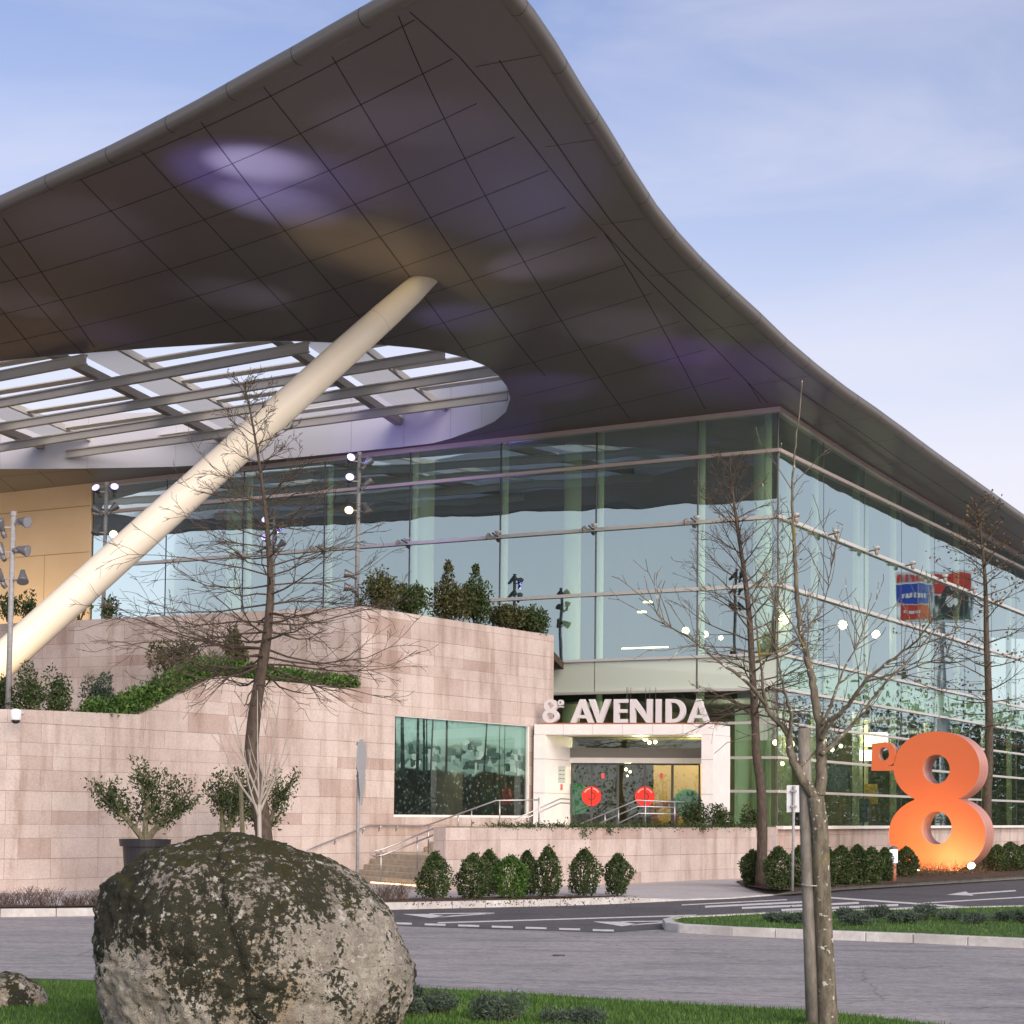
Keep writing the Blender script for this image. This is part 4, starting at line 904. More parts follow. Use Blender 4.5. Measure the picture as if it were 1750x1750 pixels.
# warm strip at the foot of the steps
b = MB(); a_, c_ = SPt(-.04, .02, .03), SPt(-.04, .75, .03); b.bar(a_, c_, .04, .03); o = b.build('step_light', mat('step_light_glow', (1, .8, .6), .5, emis=(1, .62, .32), estr=2)); tag(o, 'warm strip light along the foot of the stone steps', 'light')
# ------------------------------------------------------------------ handrails
def rail_obj(label, tubes, posts, m=None, r=.022):
    o = empty('handrail', label, 'handrail', None)
    for t in tubes: b = MB(); b.tube(t, r, 8); b.build('rail', M['steel'], o, smooth=True)
    for p, q in posts: b = MB(); b.tube([p, q], r*.95, 8); b.build('post', M['steel'], o, smooth=True)
    relocate(o, tubes[0][0]); return o
def apx(px, py, o_=.1): 
    p0 = AP(0, 0, o_); return onpl(px, py, p0, AD)
rail_obj('wall mounted steel handrail on the granite wall left of the picture window', [[apx(500, 1463), apx(540, 1447), apx(632, 1410), apx(722, 1411.5), apx(740, 1407)]],
         [(apx(x, y, .1), apx(x-4, y+9, .0)) for x, y in ((575, 1434), (623, 1415), (651, 1411), (680, 1411))])
Yr = 55.5
rail_obj('steel railing with uprights crossing below the picture window', [[at(740, 1407, Yr+1), at(848, 1368, Yr+1), at(922, 1367, Yr+1)]], [(at(x, y, Yr+1), at(x, 1415, Yr+1)) for x, y in ((783, 1393), (806, 1385), (854, 1368), (921, 1363))])
rail_obj('double steel handrail at the foot of the stone steps', [[at(741, 1416, 50.3), at(655, 1451, 49.9), at(638, 1455, 49.8), at(634, 1460, 49.8), at(640, 1464, 49.8)], [at(741, 1427, 50.3), at(655, 1461, 49.9), at(640, 1464, 49.8)]], [(at(651, 1452, 49.9), at(651, 1508, 49.9)), (at(713, 1430, 50.2), at(713, 1485, 50.2)), (at(732, 1410, 51), at(732, 1460, 51))])
rail_obj('double steel handrail in front of the left porch wall', [[at(880, 1400, 58.5), at(958, 1365, 60), at(974, 1366, 60.4)], [at(880, 1407, 58.5), at(958, 1372, 60), at(974, 1373, 60.4)]], [(at(903, 1388, 59), at(903, 1414, 59)), (at(921, 1380, 59.4), at(921, 1414, 59.4))])
Yd = 58.9
rail_obj('steel railing with three bars in front of the entrance doors', [[at(990, 1409, Yd), at(1088, 1367.5, Yd), at(1170, 1371, Yd)], [at(1020, 1409, Yd), at(1090, 1378, Yd), at(1155, 1380, Yd)], [at(1055, 1408, Yd), at(1092, 1390, Yd), at(1155, 1391, Yd)]],
         [(at(x, y, Yd), at(x, 1413, Yd)) for x, y in ((1034, 1392), (1057, 1382), (1103, 1369), (1153, 1371))])
# ------------------------------------------------------------------ leaning column
sb_, stp = at(-150, 1268, 50.5), ons(737, 482)
stp = Vector((stp.x, stp.y, zf(stp.x, stp.y)+.25))
b = MB(); ax = stp-sb_
pts = [sb_+ax*t for t in (0, .2, .4, .6, .8, .9, .955, 1.0)]
b.tube(pts, [.49, .49, .485, .475, .46, .43, .39, .31], 40); so_ = b.build('shaft', M['strut'], None, smooth=True)
stc = empty('leaning_column', 'huge leaning white round column holding up the pointed roof', 'column'); so_.parent = stc
b = MB()
for t in (.3, .62, .885):
    p = sb_+ax*t; rr = np.interp(t, (0, .2, .4, .6, .8, .9, .955, 1), (.49, .49, .485, .475, .46, .43, .39, .31)); b.tube([p-ax.normalized()*.006, p+ax.normalized()*.006], rr+.003, 40)
b.build('weld_seam', mat('seam_grey', (.45, .42, .38), .6), stc); relocate(stc, sb_)
# warm uplight at its foot and its glow on the roof
def spot(p, tgt, e, c, ang, blend=.8, size=.15, name='lamp_light'):
    l = bpy.data.lights.new(name, 'SPOT'); l.energy = e; l.color = c; l.spot_size = math.radians(ang); l.spot_blend = blend; l.shadow_soft_size = size
    o = bpy.data.objects.new(name, l); col.objects.link(o); o.location = p; o.rotation_euler = (Vector(tgt)-Vector(p)).to_track_quat('-Z', 'Y').to_euler(); return o
# ------------------------------------------------------------------ floodlight masts
def flood(parent, p, aim, m_lens, r=.145):
    aim = Vector(aim).normalized(); b = MB(); b.lathe(p, [(.05, -.20), (.07, -.14), (r*.75, -.02), (r, .10), (r*1.02, .13), (r*.95, .13)], 18, axis=aim); h = b.build('floodlight', M['darkmetal'], parent, smooth=True)
    b = MB(); b.lathe(Vector(p)+aim*.11, [(r*.93, 0), (r*.93, .022)], 18, axis=aim); b.build('lens', m_lens, h)
    b = MB(); q = Vector(p)-Vector((0, 0, .0)); b.lathe(q-aim*.2+Vector((0, 0, -.06)), [(.06, -.1), (.07, 0), (.05, .08)], 10, axis=aim); b.build('ballast', M['darkmetal'], h); return h
def mast(px, ytop, Y, zbase, levels, label, rad=.065, armd=.30):
    o = empty('floodlight_mast', label, 'light mast', 'floodlight masts on the terraces'); tp = at(px, ytop, Y)
    b = MB(); b.tube([(tp.x-.02, tp.y, zbase), (tp.x, tp.y, tp.z)], [rad*1.15, rad], 12); b.build('pole', M['galv'], o, smooth=True)
    for (py, side, aim, ml_) in levels:
        p = at(px, py, Y); p = Vector((tp.x+side*armd, tp.y-.1, p.z)); flood(o, p, aim, ml_)
        b = MB(); b.bar((tp.x, tp.y-.03, p.z-.06), (p.x-side*.03, p.y, p.z-.06), .04, .04); b.build('arm', M['darkmetal'], o)
    b = MB(); b.tube([(tp.x, tp.y, tp.z), (tp.x, tp.y, tp.z+.12)], rad*1.2, 10); b.build('cap', M['galv'], o)
    relocate(o, (tp.x, tp.y, zbase)); return o
up = (.2, -.5, .8)
mast(23, 882, 46.3, 4.0, [(898, -1, (-.3, -.4, .8), M['lens']), (892, 1, (.5, -.3, -.15), M['lens']), (940, -1, (-.5, .3, .7), M['lens']), (941, 1, (.8, -.2, -.2), M['lens']), (985, -1, (-.4, -.3, .6), M['lens']), (988, 1, (.15, -.5, -.85), M['lens'])], 'nearest grey floodlight mast, left of the leaning column base')
mast(182, 830, 64, 8.0, [(838, -1, (-.2, -.8, .45), M['lensviolet']), (836, 1, (.2, -.8, .45), M['lensviolet']), (872, -1, (-.6, .2, .4), M['lens']), (868, 1, (.5, .2, .5), M['lens']), (908, -1, (-.2, -.3, -.8), M['lens']), (911, 1, (.2, -.8, -.5), M['lenswarm'])], 'floodlight mast rising behind the leaning column beside the cream wall')
mast(469, 888, 70, 8.0, [(892, -1, (-.2, -.8, .45), M['lensviolet']), (900, 1, (.5, .2, .5), M['lens']), (922, -1, (-.2, -.8, .4), M['lensviolet']), (930, 1, (.5, .1, .5), M['lens'])], 'floodlight mast seen through the crown of the left bare tree')
mast(614, 779, 60, 8.0, [(786, -1, (.35, -.8, .35), M['lensviolet']), (790, 1, (.6, .2, .55), M['lens']), (820, -1, (.15, -.85, .4), M['lensviolet']), (825, 1, (.6, .2, .55), M['lens']), (870, -1, (.05, -.8, -.55), M['lenswarm']), (872, 1, (.3, -.2, -.9), M['lens']), (982, -1, (-.7, -.1, .1), M['lens']), (1005, -1, (-.7, -.1, .1), M['lens'])], 'floodlight mast at the left end of the terrace shrubs')
VIO = (.34, .34, 1); WHT = (.72, .68, 1)
M1 = Vector((-12.6, 46, 12)); M4 = Vector((-5, 59.8, 13.4)); M2 = Vector((-14, 63.8, 13.2)); M3 = Vector((-9, 69.8, 12.6)); M5 = Vector((5.5, 62.5, 9.0))
def glow(src, px, py, e, c, ang, bl=1.0): t = ons(px, py); spot(src, t, e*2.6, c, ang, bl, .12)
glow(M1, 437, 280, 2100, (.60, .62, 1), 17); glow(M1, 462, 345, 1300, (.50, .50, 1), 18); glow(M1, 445, 300, 900, (.30, .24, 1), 32)
glow(M1, 140, 390, 130, WHT, 30); glow(M1, 690, 205, 240, WHT, 18)
glow(M5, 800, 325, 700, VIO, 22); glow(M5, 835, 270, 260, VIO, 22); glow(M4, 925, 450, 430, WHT, 20); glow(M4, 410, 505, 120, WHT, 32); glow(M4, 790, 545, 160, VIO, 36)
glow(M1, 640, 425, 700, (1, .74, .34), 22); glow(M1, 690, 455, 420, (1, .74, .34), 14); glow(M2, 195, 570, 120, (.32, .2, 1), 40); glow(M2, 45, 520, 160, WHT, 28)
glow(M5, 930, 663, 300, (.38, .25, 1), 24); glow(M5, 1060, 560, 140, WHT, 30); glow(M5, 1160, 600, 260, (.32, .16, 1), 26); glow(M3, 750, 775, 420, (.32, .2, 1), 60); glow(M5, 1290, 640, 260, (.32, .16, 1), 50)
spot(Vector((-14.2, 48.6, 4.9)), sb_+ax*.16, 160, (1, .75, .35), 70)
for k, s in enumerate((36, 40, 45)): spot(LP(s, 8.6, 2.5), LP(s, 15, .12), 260, (1, .80, .50), 100)
# ------------------------------------------------------------------ security camera
sc_ = empty('security_camera', 'white dome security camera on the left corner of the granite wall', 'security camera'); p = at(27, 1223, 44.6)
b = MB(); b.lathe(p, [(.02, .17), (.10, .15), (.135, .10), (.135, -.08), (.12, -.11)], 18); b.build('housing', M['camwhite'], sc_, smooth=True)
b = MB(); b.lathe(p, [(.0, -.2), (.06, -.19), (.10, -.15), (.105, -.11)], 16); b.build('dome', M['black'], sc_, smooth=True)
b = MB(); b.bar(p+Vector((0, .1, .1)), p+Vector((0, .65, .1)), .05, .05); b.build('bracket', M['camwhite'], sc_); relocate(sc_, p)
# ------------------------------------------------------------------ road signs
def post_sign():
    o = empty('road_sign', 'round road sign on a grey post seen edge-on right of the boulder', 'road sign'); Y = 41.5
    b = MB(); b.tube([at(610, 1555, Y), at(613, 1268, Y)], .038, 10); b.build('post', M['galv'], o, smooth=True)
    c = at(614, 1295, Y); nrm = Vector((.97, .10, 0)); q = Vector((math.cos(math.radians(79)), math.sin(math.radians(79)), 0))
    nn = Vector((q.y, -q.x, 0))
    b = MB(); b.lathe(c+nn*.05, [(.42, -.008), (.43, 0), (.42, .008)], 32, axis=nn); b.build('sign_disc', M['signgrey'], o)
    c2 = at(614, 1348, Y); b = MB(); ht, wd = .37, .30
    b.prism([c2+q*-wd+Vector((0, 0, ht))+nn*.05, c2+q*wd+Vector((0, 0, ht))+nn*.05, c2+q*.03+Vector((0, 0, -ht))+nn*.05, c2+q*-.03+Vector((0, 0, -ht))+nn*.05], nn*.015); fixn(b.build('sign_triangle', M['signgrey'], o))
    b = MB()
    for y_ in (1272, 1313, 1326): pp = at(613.5, y_, Y); b.box(pp, .12, .12, .05)
    b.build('clamp', M['galv'], o); relocate(o, at(610, 1555, Y)); return o
post_sign()
o = empty('road_sign', 'back of a white rectangular road sign on a thin post left of the foreground tree', 'road sign'); Y = 51
b = MB(); b.tube([at(1354, 1523, Y), at(1357, 1343, Y)], .04, 10); b.build('post', M['galv'], o, smooth=True)
b = MB(); b.prism([at(1345, 1388, Y), at(1374, 1388, Y), at(1374, 1342, Y), at(1345, 1342, Y)], (0, .02, 0)); pl_ = fixn(b.build('sign_plate', mat('sign_plate_white', (.55, .57, .58), .5), o)); pl_.location.y = .05
b = MB()
for y_ in (1352, 1378): b.box(at(1356.5, y_, Y), .16, .1, .05)
b.build('clamp', M['galv'], o); relocate(o, at(1354, 1523, Y))
# ------------------------------------------------------------------ big orange figure eight
sc8 = empty('number_sculpture', 'giant orange figure 8 with a small raised letter standing in the planting bed', 'sculpture')
c8 = Vector(gnd(1600, 1490)[:2]); Y8 = 71.5; base8 = at(1601, 1489, Y8); s8 = Y8/FPX
E8 = Vector((math.cos(LA), math.sin(LA), 0)); I8 = Vector((RD.x, RD.y, 0)); cosf = .985
def e8(px, py):      # photo pixel -> point on the front plane
    return onpl(px, py, base8, (E8.x, E8.y))
def ext8(outer, holes, depth, name, m_front, m_side, parent, inset=0.0):
    """outer, holes in plane coords (u along E8, v up)"""
    verts = []; edges = []
    for L_ in [outer]+holes:
        b0 = len(verts); verts += [Vector(p) for p in L_]; edges += [(b0+i, b0+(i+1) % len(L_)) for i in range(len(L_))]
    V, E_, Fc, *_ = delaunay_2d_cdt(verts, edges, [], 0, 1e-5); fr_ = MB()
    P3 = lambda v, d: Vector((base8.x, base8.y, 0))+E8*v[0]+I8*d+Vector((0, 0, v[1]))
    keep = []
    for f in Fc:
        cx = sum(V[i].x for i in f)/3; cy = sum(V[i].y for i in f)/3
        if inpoly((cx, cy), outer) and not any(inpoly((cx, cy), h_) for h_ in holes): keep.append(f)
    fr_.add([P3(v, 0) for v in V], keep); fr_.add([P3(v, depth) for v in V], [f[::-1] for f in keep]); f_ = fr_.build(name, m_front, parent)
    sd_ = MB()
    for L_ in [outer]+holes:
        n_ = len(L_); rows = [(0, 0), (.02, -.0)]
        rib = [0, .02, .30, .31, .34, .35, .62, .63, .66, .67, .98, 1.0]
        cx = sum(p[0] for p in L_)/n_; cy = sum(p[1] for p in L_)/n_
        for a_, c_ in zip(rib[:-1], rib[1:]):
            sd_.add([P3(p, depth*a_) for p in L_]+[P3(p, depth*c_) for p in L_], [(i, (i+1) % n_, n_+(i+1) % n_, n_+i) for i in range(n_)], 1 if c_-a_ < .012 else 0)
    fixn(sd_.build(name+'_side' if name != 'front_face' else 'side', [m_side, mat('side_groove', (.22, .09, .06), .6)], parent)); return f_
def uv8(px, py): q = e8(px, py); return ((q-Vector((base8.x, base8.y, 0))).dot(E8), q.z)
def el8(cx, cy, rx, ry, n=48, a0=0, a1=360, p=2.0):
    out = []
    for i in range(n):
        t = math.radians(a0+(a1-a0)*i/n); ct, st_ = math.cos(t), math.sin(t)
        out.append((cx+rx*math.copysign(abs(ct)**(2/p), ct), cy-ry*math.copysign(abs(st_)**(2/p), st_)))
    return out
top_ = (1600.5, 1311.5, 73.5, 61.5); bot_ = (1601.5, 1426, 82.5, 66)
ie = lambda p, e: (abs(p[0]-e[0])/e[2])**2.1+(abs(p[1]-e[1])/e[3])**2.1 < 1
lo_r = [p for p in el8(*bot_, 60, -90, 90, 2.1) if not ie(p, top_)]; up_r = [p for p in el8(*top_, 60, -90, 90, 2.1) if not ie(p, bot_)]
# walk: bottom (angle -90 is y-up because of the minus) -> right side upwards
lo_r = sorted(lo_r, key=lambda p: -p[1]); up_r = sorted(up_r, key=lambda p: -p[1])
rt = lo_r+up_r
lo_l = [p for p in el8(*bot_, 60, 90, 270, 2.1) if not ie(p, top_)]; up_l = [p for p in el8(*top_, 60, 90, 270, 2.1) if not ie(p, bot_)]
lf = sorted(lo_l, key=lambda p: -p[1])+sorted(up_l, key=lambda p: -p[1])
out8 = rt+lf[::-1]
dd8 = []
for p in out8:
    q = uv8(*p)
    if not dd8 or (Vector(q)-Vector(dd8[-1])).length > .01: dd8.append(q)
if (Vector(dd8[0])-Vector(dd8[-1])).length < .01: dd8.pop()
h8 = [[uv8(*p) for p in el8(1600, 1314.5, 23, 25, 40)], [uv8(*p) for p in el8(1600.5, 1415, 26, 28.5, 40)]]
ext8(dd8, h8, 1.25, 'front_face', M['orange'], M['orangeside'], sc8)
so8 = [(1490, 1271), (1512, 1268), (1522, 1271), (1529, 1279), (1531.5, 1290), (1529.5, 1301), (1523, 1308), (1515, 1309), (1527, 1309.5), (1527, 1317), (1489, 1317)]
ext8([uv8(*p) for p in so8[::-1]], [[uv8(*p) for p in el8(1510.5, 1288.5, 9, 11.5, 24)]], .45, 'small_letter', M['orange'], M['orangeside'], sc8)
b = MB(); a_ = e8(1522, 1312); c_ = e8(1532, 1312); b.bar(a_+I8*.2, c_+I8*.2, .15, .12); b.build('bracket', M['orangeside'], sc8); relocate(sc8, (base8.x, base8.y, 0))
def ground_spot(px, py, Y, label, lensm, aim):
    p = at(px, py, Y); o = empty('ground_spotlight', label, 'spotlight'); b = MB(); b.lathe(p, [(.08, -.14), (.15, 0), (.16, .04)], 14, axis=aim); b.build('housing', M['darkmetal'], o)
    b = MB(); b.lathe(p+Vector(aim).normalized()*.05, [(.14, 0), (.14, .02)], 14, axis=aim); b.build('lens', lensm, o); b = MB(); b.tube([(p.x, p.y, -.02), tuple(p)], .025, 6); b.build('spike', M['darkmetal'], o); relocate(o, (p.x, p.y, 0)); return p
g1 = ground_spot(1566, 1492, 69.6, 'ground spotlight hidden in the brush under the left side of the orange 8', M['lenswarm'], (.25, .5, .8))
g2 = ground_spot(1661, 1481, 68.6, 'bright ground spotlight lower right of the orange 8', M['bulb'], (-.5, -.6, .5))
spot(g1+Vector((0, -.3, .2)), e8(1575, 1455), 240, (1, .68, .30), 95, 1, .1); spot(at(1640, 1487, 69.4), e8(1640, 1450), 150, (1, .66, .36), 110, 1, .1)
spot(at(1600, 1490, 67.5), e8(1600, 1420), 160, (1, .62, .38), 80, 1, .2)
# bollard light among the hedge
o = empty('bollard_light', 'short white bollard light between hedge bushes left of the orange 8', 'bollard'); p = gnd(1527, 1508)
b = MB(); b.tube([p, p+Vector((0, 0, .62))], .09, 12); b.build('post', mat('terracotta_post', (.35, .13, .08), .6), o, smooth=True)
b = MB(); b.tube([p+Vector((0, 0, .62)), p+Vector((0, 0, 1.05))], .13, 14); b.build('lamp_shade', mat('bollard_glow', (.8, .8, .85), .4, emis=(.85, .85, 1), estr=.5), o, smooth=True)
b = MB(); b.lathe(p+Vector((0, 0, 1.06)), [(.15, 0), (.15, .05), (.05, .1)], 14); b.build('cap', M['darkmetal'], o); relocate(o, p)
# ------------------------------------------------------------------ vegetation builders
def leaf_mesh(name, pts, size, m, parent=None, aspect=.45, upb=.25, seed=0, extra=None):
    r = np.random.default_rng(seed+len(pts)); n_ = len(pts); pts = np.asarray(pts)
    d = r.normal(size=(n_, 3)); d[:, 2] += upb*2; d /= np.linalg.norm(d, axis=1)[:, None]
    e = r.normal(size=(n_, 3)); e -= d*np.sum(d*e, 1)[:, None]; e /= np.linalg.norm(e, axis=1)[:, None]
    sz = size*r.uniform(.6, 1.3, n_)[:, None]; nm = np.cross(d, e)
    v = np.empty((n_*4, 3)); v[0::4] = pts; v[1::4] = pts+d*sz*.5+e*sz*aspect*.5+nm*sz*.08; v[2::4] = pts+d*sz; v[3::4] = pts+d*sz*.5-e*sz*aspect*.5+nm*sz*.08
    base = 0; V = v.tolist(); Fq = np.arange(n_*4).reshape(n_, 4).tolist(); 
    me = bpy.data.meshes.new(name); mats_ = [m]
    mi = [0]*n_
    if extra:
        eb_, em_ = extra; b0 = len(V); V += [list(x) for x in eb_.v]; Fq += [[b0+i for i in f] for f in eb_.f]; mi += [1]*len(eb_.f); mats_.append(em_)
    me.from_pydata(V, [], Fq)
    for q in mats_: me.materials.append(q)
    me.polygons.foreach_set('material_index', mi); me.update()
    o = bpy.data.objects.new(name, me); col.objects.link(o)
    if parent: o.parent = parent
    return o
def cone_pts(c, rx, h, n_, seed, peak=.35, lump=.14, ry=None):
    """egg / cone shaped clipped bush"""
    r = np.random.default_rng(seed); out = []; ph = r.uniform(0, 6.28, 6); ry = ry or rx
    t = r.uniform(0, 1, n_)**.85; a = r.uniform(0, 2*math.pi, n_)
    prof = np.where(t < peak, .62+.38*np.sin(np.clip(t/peak, 0, 1)*math.pi/2), np.cos(np.clip((t-peak)/(1-peak), 0, 1)*math.pi/2)**.72)
    w_ = 1+lump*np.sin(3*a+ph[0]+4*t)+lump*.7*np.sin(5*a+ph[1]-7*t)+lump*.6*np.sin(9*t+ph[2]+2*a)
    rad = prof*w_*(1-.35*r.uniform(0, 1, n_)**2.2)
    out = np.stack([c[0]+rx*rad*np.cos(a), c[1]+ry*rad*np.sin(a), c[2]+.03+h*t], 1); return out
def blob_pts(c, rx, ry, rz, n_, seed, lumps=7, hollow=.5):
    r = np.random.default_rng(seed); cs = r.normal(size=(lumps, 3)); cs /= np.linalg.norm(cs, axis=1)[:, None]; cs *= r.uniform(.2, .72, (lumps, 1)); cs[:, 2] = np.abs(cs[:, 2])*.9-.15
    k = r.integers(0, lumps, n_); d = r.normal(size=(n_, 3)); d /= np.linalg.norm(d, axis=1)[:, None]; rr = (hollow+(1-hollow)*r.uniform(0, 1, n_)**.5)[:, None]*r.uniform(.32, .5, (lumps, 1))[k]
    p = cs[k]+d*rr; return p*np.array([rx, ry, rz])+np.array([c[0], c[1], c[2]+rz*.55])
def bush(name, label, cat, pts, size, m, group=None, stem=None, base=(0, 0, 0), aspect=.5):
    o = empty(name, label, cat, group); f = leaf_mesh('foliage', pts, size, m, o, seed=len(label), aspect=aspect)
    b = MB(); r = random.Random(len(pts)); c = Vector(base); top = float(np.max(pts[:, 2])); pr = (float(pts[:, 0].max())-float(pts[:, 0].min()))/2
    for k in range(6):
        a = r.uniform(0, 6.28); q = c+Vector((math.cos(a)*pr*.5, math.sin(a)*pr*.5, (top-c.z)*r.uniform(.45, .75))); b.tube([c+Vector((0, 0, -.02)), c.lerp(q, .5)+Vector((0, 0, .05)), q], [.025, .018, .008], 5)
    b.build('stem', M['bark'], o); relocate(o, base); return o
# row of clipped bushes in front of the low wall
row = [(742, 1462, 1537, 54, 'first from the left, browned at its base', 0), (835, 1458, 1531, 42, 'dark one half hidden behind the second front bush', 1), (808, 1464, 1537, 56, 'second in the front row, broad and close to the third', 0), (900, 1459, 1529, 40, 'dark one half hidden behind the bright bush', 1), (873, 1467, 1536, 58, 'the brightest green and roundest, in the middle of the row', 0), (935, 1452, 1533, 50, 'the tallest, with two thin tips', 0), (998, 1456, 1531, 54, 'second from the right, egg-shaped', 0), (1055, 1464, 1530, 42, 'smallest, at the right end of the row', 0)]
for i, (px, yt, yb, wp, t, bk) in enumerate(row):
    g = gnd(px, yb); s_ = g.y/FPX; h = (yb-yt)*s_; rx = wp*s_/2
    pts = cone_pts(g, rx, h, 3400, 40+i, peak=(.36, .5, .42, .3, .55, .28, .4, .5)[i], lump=(.2, .1, .17, .12, .1, .22, .13, .24)[i]); tp_ = np.stack([g.x+RNG.normal(0, .05, 60)+rx*.1, g.y+RNG.normal(0, .05, 60), g.z+h*RNG.uniform(.9, 1.07, 60)], 1)
    bush('clipped_bush', 'egg-shaped bush, '+t, 'bush', np.concatenate([pts, tp_]), .075, M['leaf2'] if i == 4 else M['leaf'], 'clipped bushes in front of the low wall', base=g)
hr = [(1286, 1457, 1515, 38, 'left end of the row, beside the bare trunk'), (1331, 1452, 1521, 48, 'just right of the second bare trunk'), (1366, 1450, 1519, 40, 'behind the thin sign post'), (1410, 1449, 1516, 40, 'behind the foreground trunk'), (1438, 1450, 1514, 44, 'right beside the foreground trunk'), (1466, 1448, 1513, 40, 'third to the right of the foreground trunk'), (1490, 1452, 1511, 38, 'fourth to the right of the foreground trunk'), (1512, 1453, 1508, 30, 'left of the white bollard light'), (1549, 1451, 1500, 40, 'overlapping the left foot of the orange 8'), (1705, 1447, 1490, 34, 'right of the orange 8'), (1727, 1442, 1489, 40, 'second to the right of the orange 8'), (1752, 1446, 1488, 36, 'cut by the right edge of the photo')]
for i, (px, yt, yb, wp, t) in enumerate(hr):
    g = gnd(px, yb); s_ = g.y/FPX; h = (yb-yt)*s_; rx = wp*s_/2
    bush('hedge_bush', 'dark green hedge bush, '+t, 'bush', cone_pts(g, rx, h, 3200, 70+i, peak=.5, lump=.12), .09, M['leaf'], 'hedge bushes in the right planting bed', base=g)
# shrubs on the door terrace and behind
for px, yt, yb, wp, Y, t in ((1187, 1346, 1411, 44, 60.3, 'left of the right porch wall'), (1232, 1351, 1411, 46, 60.9, 'in front of the right porch wall'), (1281, 1362, 1411, 34, 62.5, 'beside the second bare trunk')):
    g = at(px, yb, Y); g.z = 1.5; s_ = Y/FPX
    bush('leafy_shrub', 'leafy shrub above the low wall, '+t, 'shrub', blob_pts(g, wp*s_*.62, wp*s_*.6, (yb-yt)*s_*.75, 1500, px, 9), .10, M['leaf'], 'shrubs above the low wall', base=g)
# terrace shrubs in front of the glass
for i, (px, yt, wp, t, sh) in enumerate(((652, 975, 76, 'left end, at the floodlight mast', 0), (700, 990, 60, 'second from the left', 0), (765, 960, 84, 'middle, with one tall pointed shoot', 1), (812, 965, 60, 'fourth, with a feathery tall shoot', 1), (862, 1030, 70, 'fifth, low and broad', 0), (905, 1032, 60, 'right end, against the green column', 0))):
    Y = 58.2+i*1.05; s_ = Y/FPX; g = at(px, 1060, Y); g.z = ZT-.1; zt = at(px, yt, Y).z; h = zt-g.z
    P = blob_pts(g, wp*s_*.62, .9, h*(.55 if sh else .78), 2600, 200+i, 10)
    if sh:
        t_ = RNG.uniform(0, 1, 500); a_ = RNG.uniform(0, 6.28, 500); rr = .32*(1-t_)+.03; P = np.concatenate([P, np.stack([g.x+rr*np.cos(a_), g.y+rr*np.sin(a_), g.z+h*(.45+.55*t_)], 1)])
    bush('terrace_shrub', 'evergreen shrub on the upper terrace edge, '+t, 'shrub', P, .12, M['leaf'] if i % 2 else M['leaf3'], 'shrubs along the upper terrace edge', base=g)
# left terrace shrubs, over the lower wall
for i, (px, yt, yb, wp, Y, m_, t) in enumerate(((48, 1125, 1205, 70, 46.6, 'leaf', 'next to the nearest mast'), (100, 1135, 1208, 60, 46.8, 'leaf', 'second from the left, round'), (165, 1140, 1215, 56, 48.0, 'juniper', 'silvery green, standing alone'), (5, 1140, 1203, 50, 47, 'leaf', 'cut by the left edge of the photo'))):
    g = at(px, yb, Y); s_ = Y/FPX; g.z = 4.25; h = (yb-yt)*s_+.25
    bush('leafy_shrub', 'leafy shrub on the lower granite wall, '+t, 'shrub', blob_pts(g, wp*s_*.62, .55, h*.8, 1700, 300+i, 10), .09, M[m_], 'shrubs on top of the lower granite wall', base=g)
for i, (px, yt, yb, wp, Y, t) in enumerate(((287, 1075, 1140, 100, 57.5, 'left, wide and spiky'), (402, 1070, 1140, 50, 57, 'behind the left bare trunk'))):
    g = at(px, yb, Y); s_ = Y/FPX; g.z = max(g.z-.3, 5)
    bush('leafy_shrub', 'olive shrub at the upper granite wall, '+t, 'shrub', blob_pts(g, wp*s_*.6, .6, (yb-yt)*s_*.9, 1300, 330+i, 8), .12, M['leaf3'], 'shrubs against the upper granite wall', base=g)
# plants on the far left upper terrace
for i, (px, yt, t) in enumerate(((12, 1040, 'far left'), (45, 1048, 'second'), (135, 1042, 'behind the leaning column'), (185, 1040, 'right of the leaning column'))):
    g = at(px, 1075, 60.5+i*.3); g.z = 8.2; s_ = 60/FPX
    bush('small_shrub', 'low spiky plant on the terrace under the cream wall, '+t, 'shrub', blob_pts(g, .6, .4, .8, 420, 350+i, 5), .13, M['leaf'], 'low plants under the cream wall', base=g)
# draping juniper hedge along the wall top
P = []
for k in range(60):
    u = k/59; s_ = 2.6+u*10.2; z = np.interp(s_, (2.6, 3.95, 6.75, 12.8), (4.5, 4.62, 5.8, 5.85)); hh = np.interp(s_, (2.6, 4.5, 6.5, 8.5, 12.8), (.40, .62, .62, .42, .30)); q = AP(s_, z, -.35)
    n_ = 230; r_ = np.random.default_rng(k); d = r_.normal(size=(n_, 3)); d /= np.linalg.norm(d, axis=1)[:, None]; d[:, 2] = np.abs(d[:, 2]); P.append(np.array([q.x, q.y, q.z-.02])+d*np.array([.42, .42, hh*1.1])*r_.uniform(.5, 1, (n_, 1)))
hg = leaf_mesh('draping_hedge', np.concatenate(P), .14, M['leaf2'], seed=5); tag(hg, 'bright green spreading hedge following the stepped top of the granite wall', 'hedge')
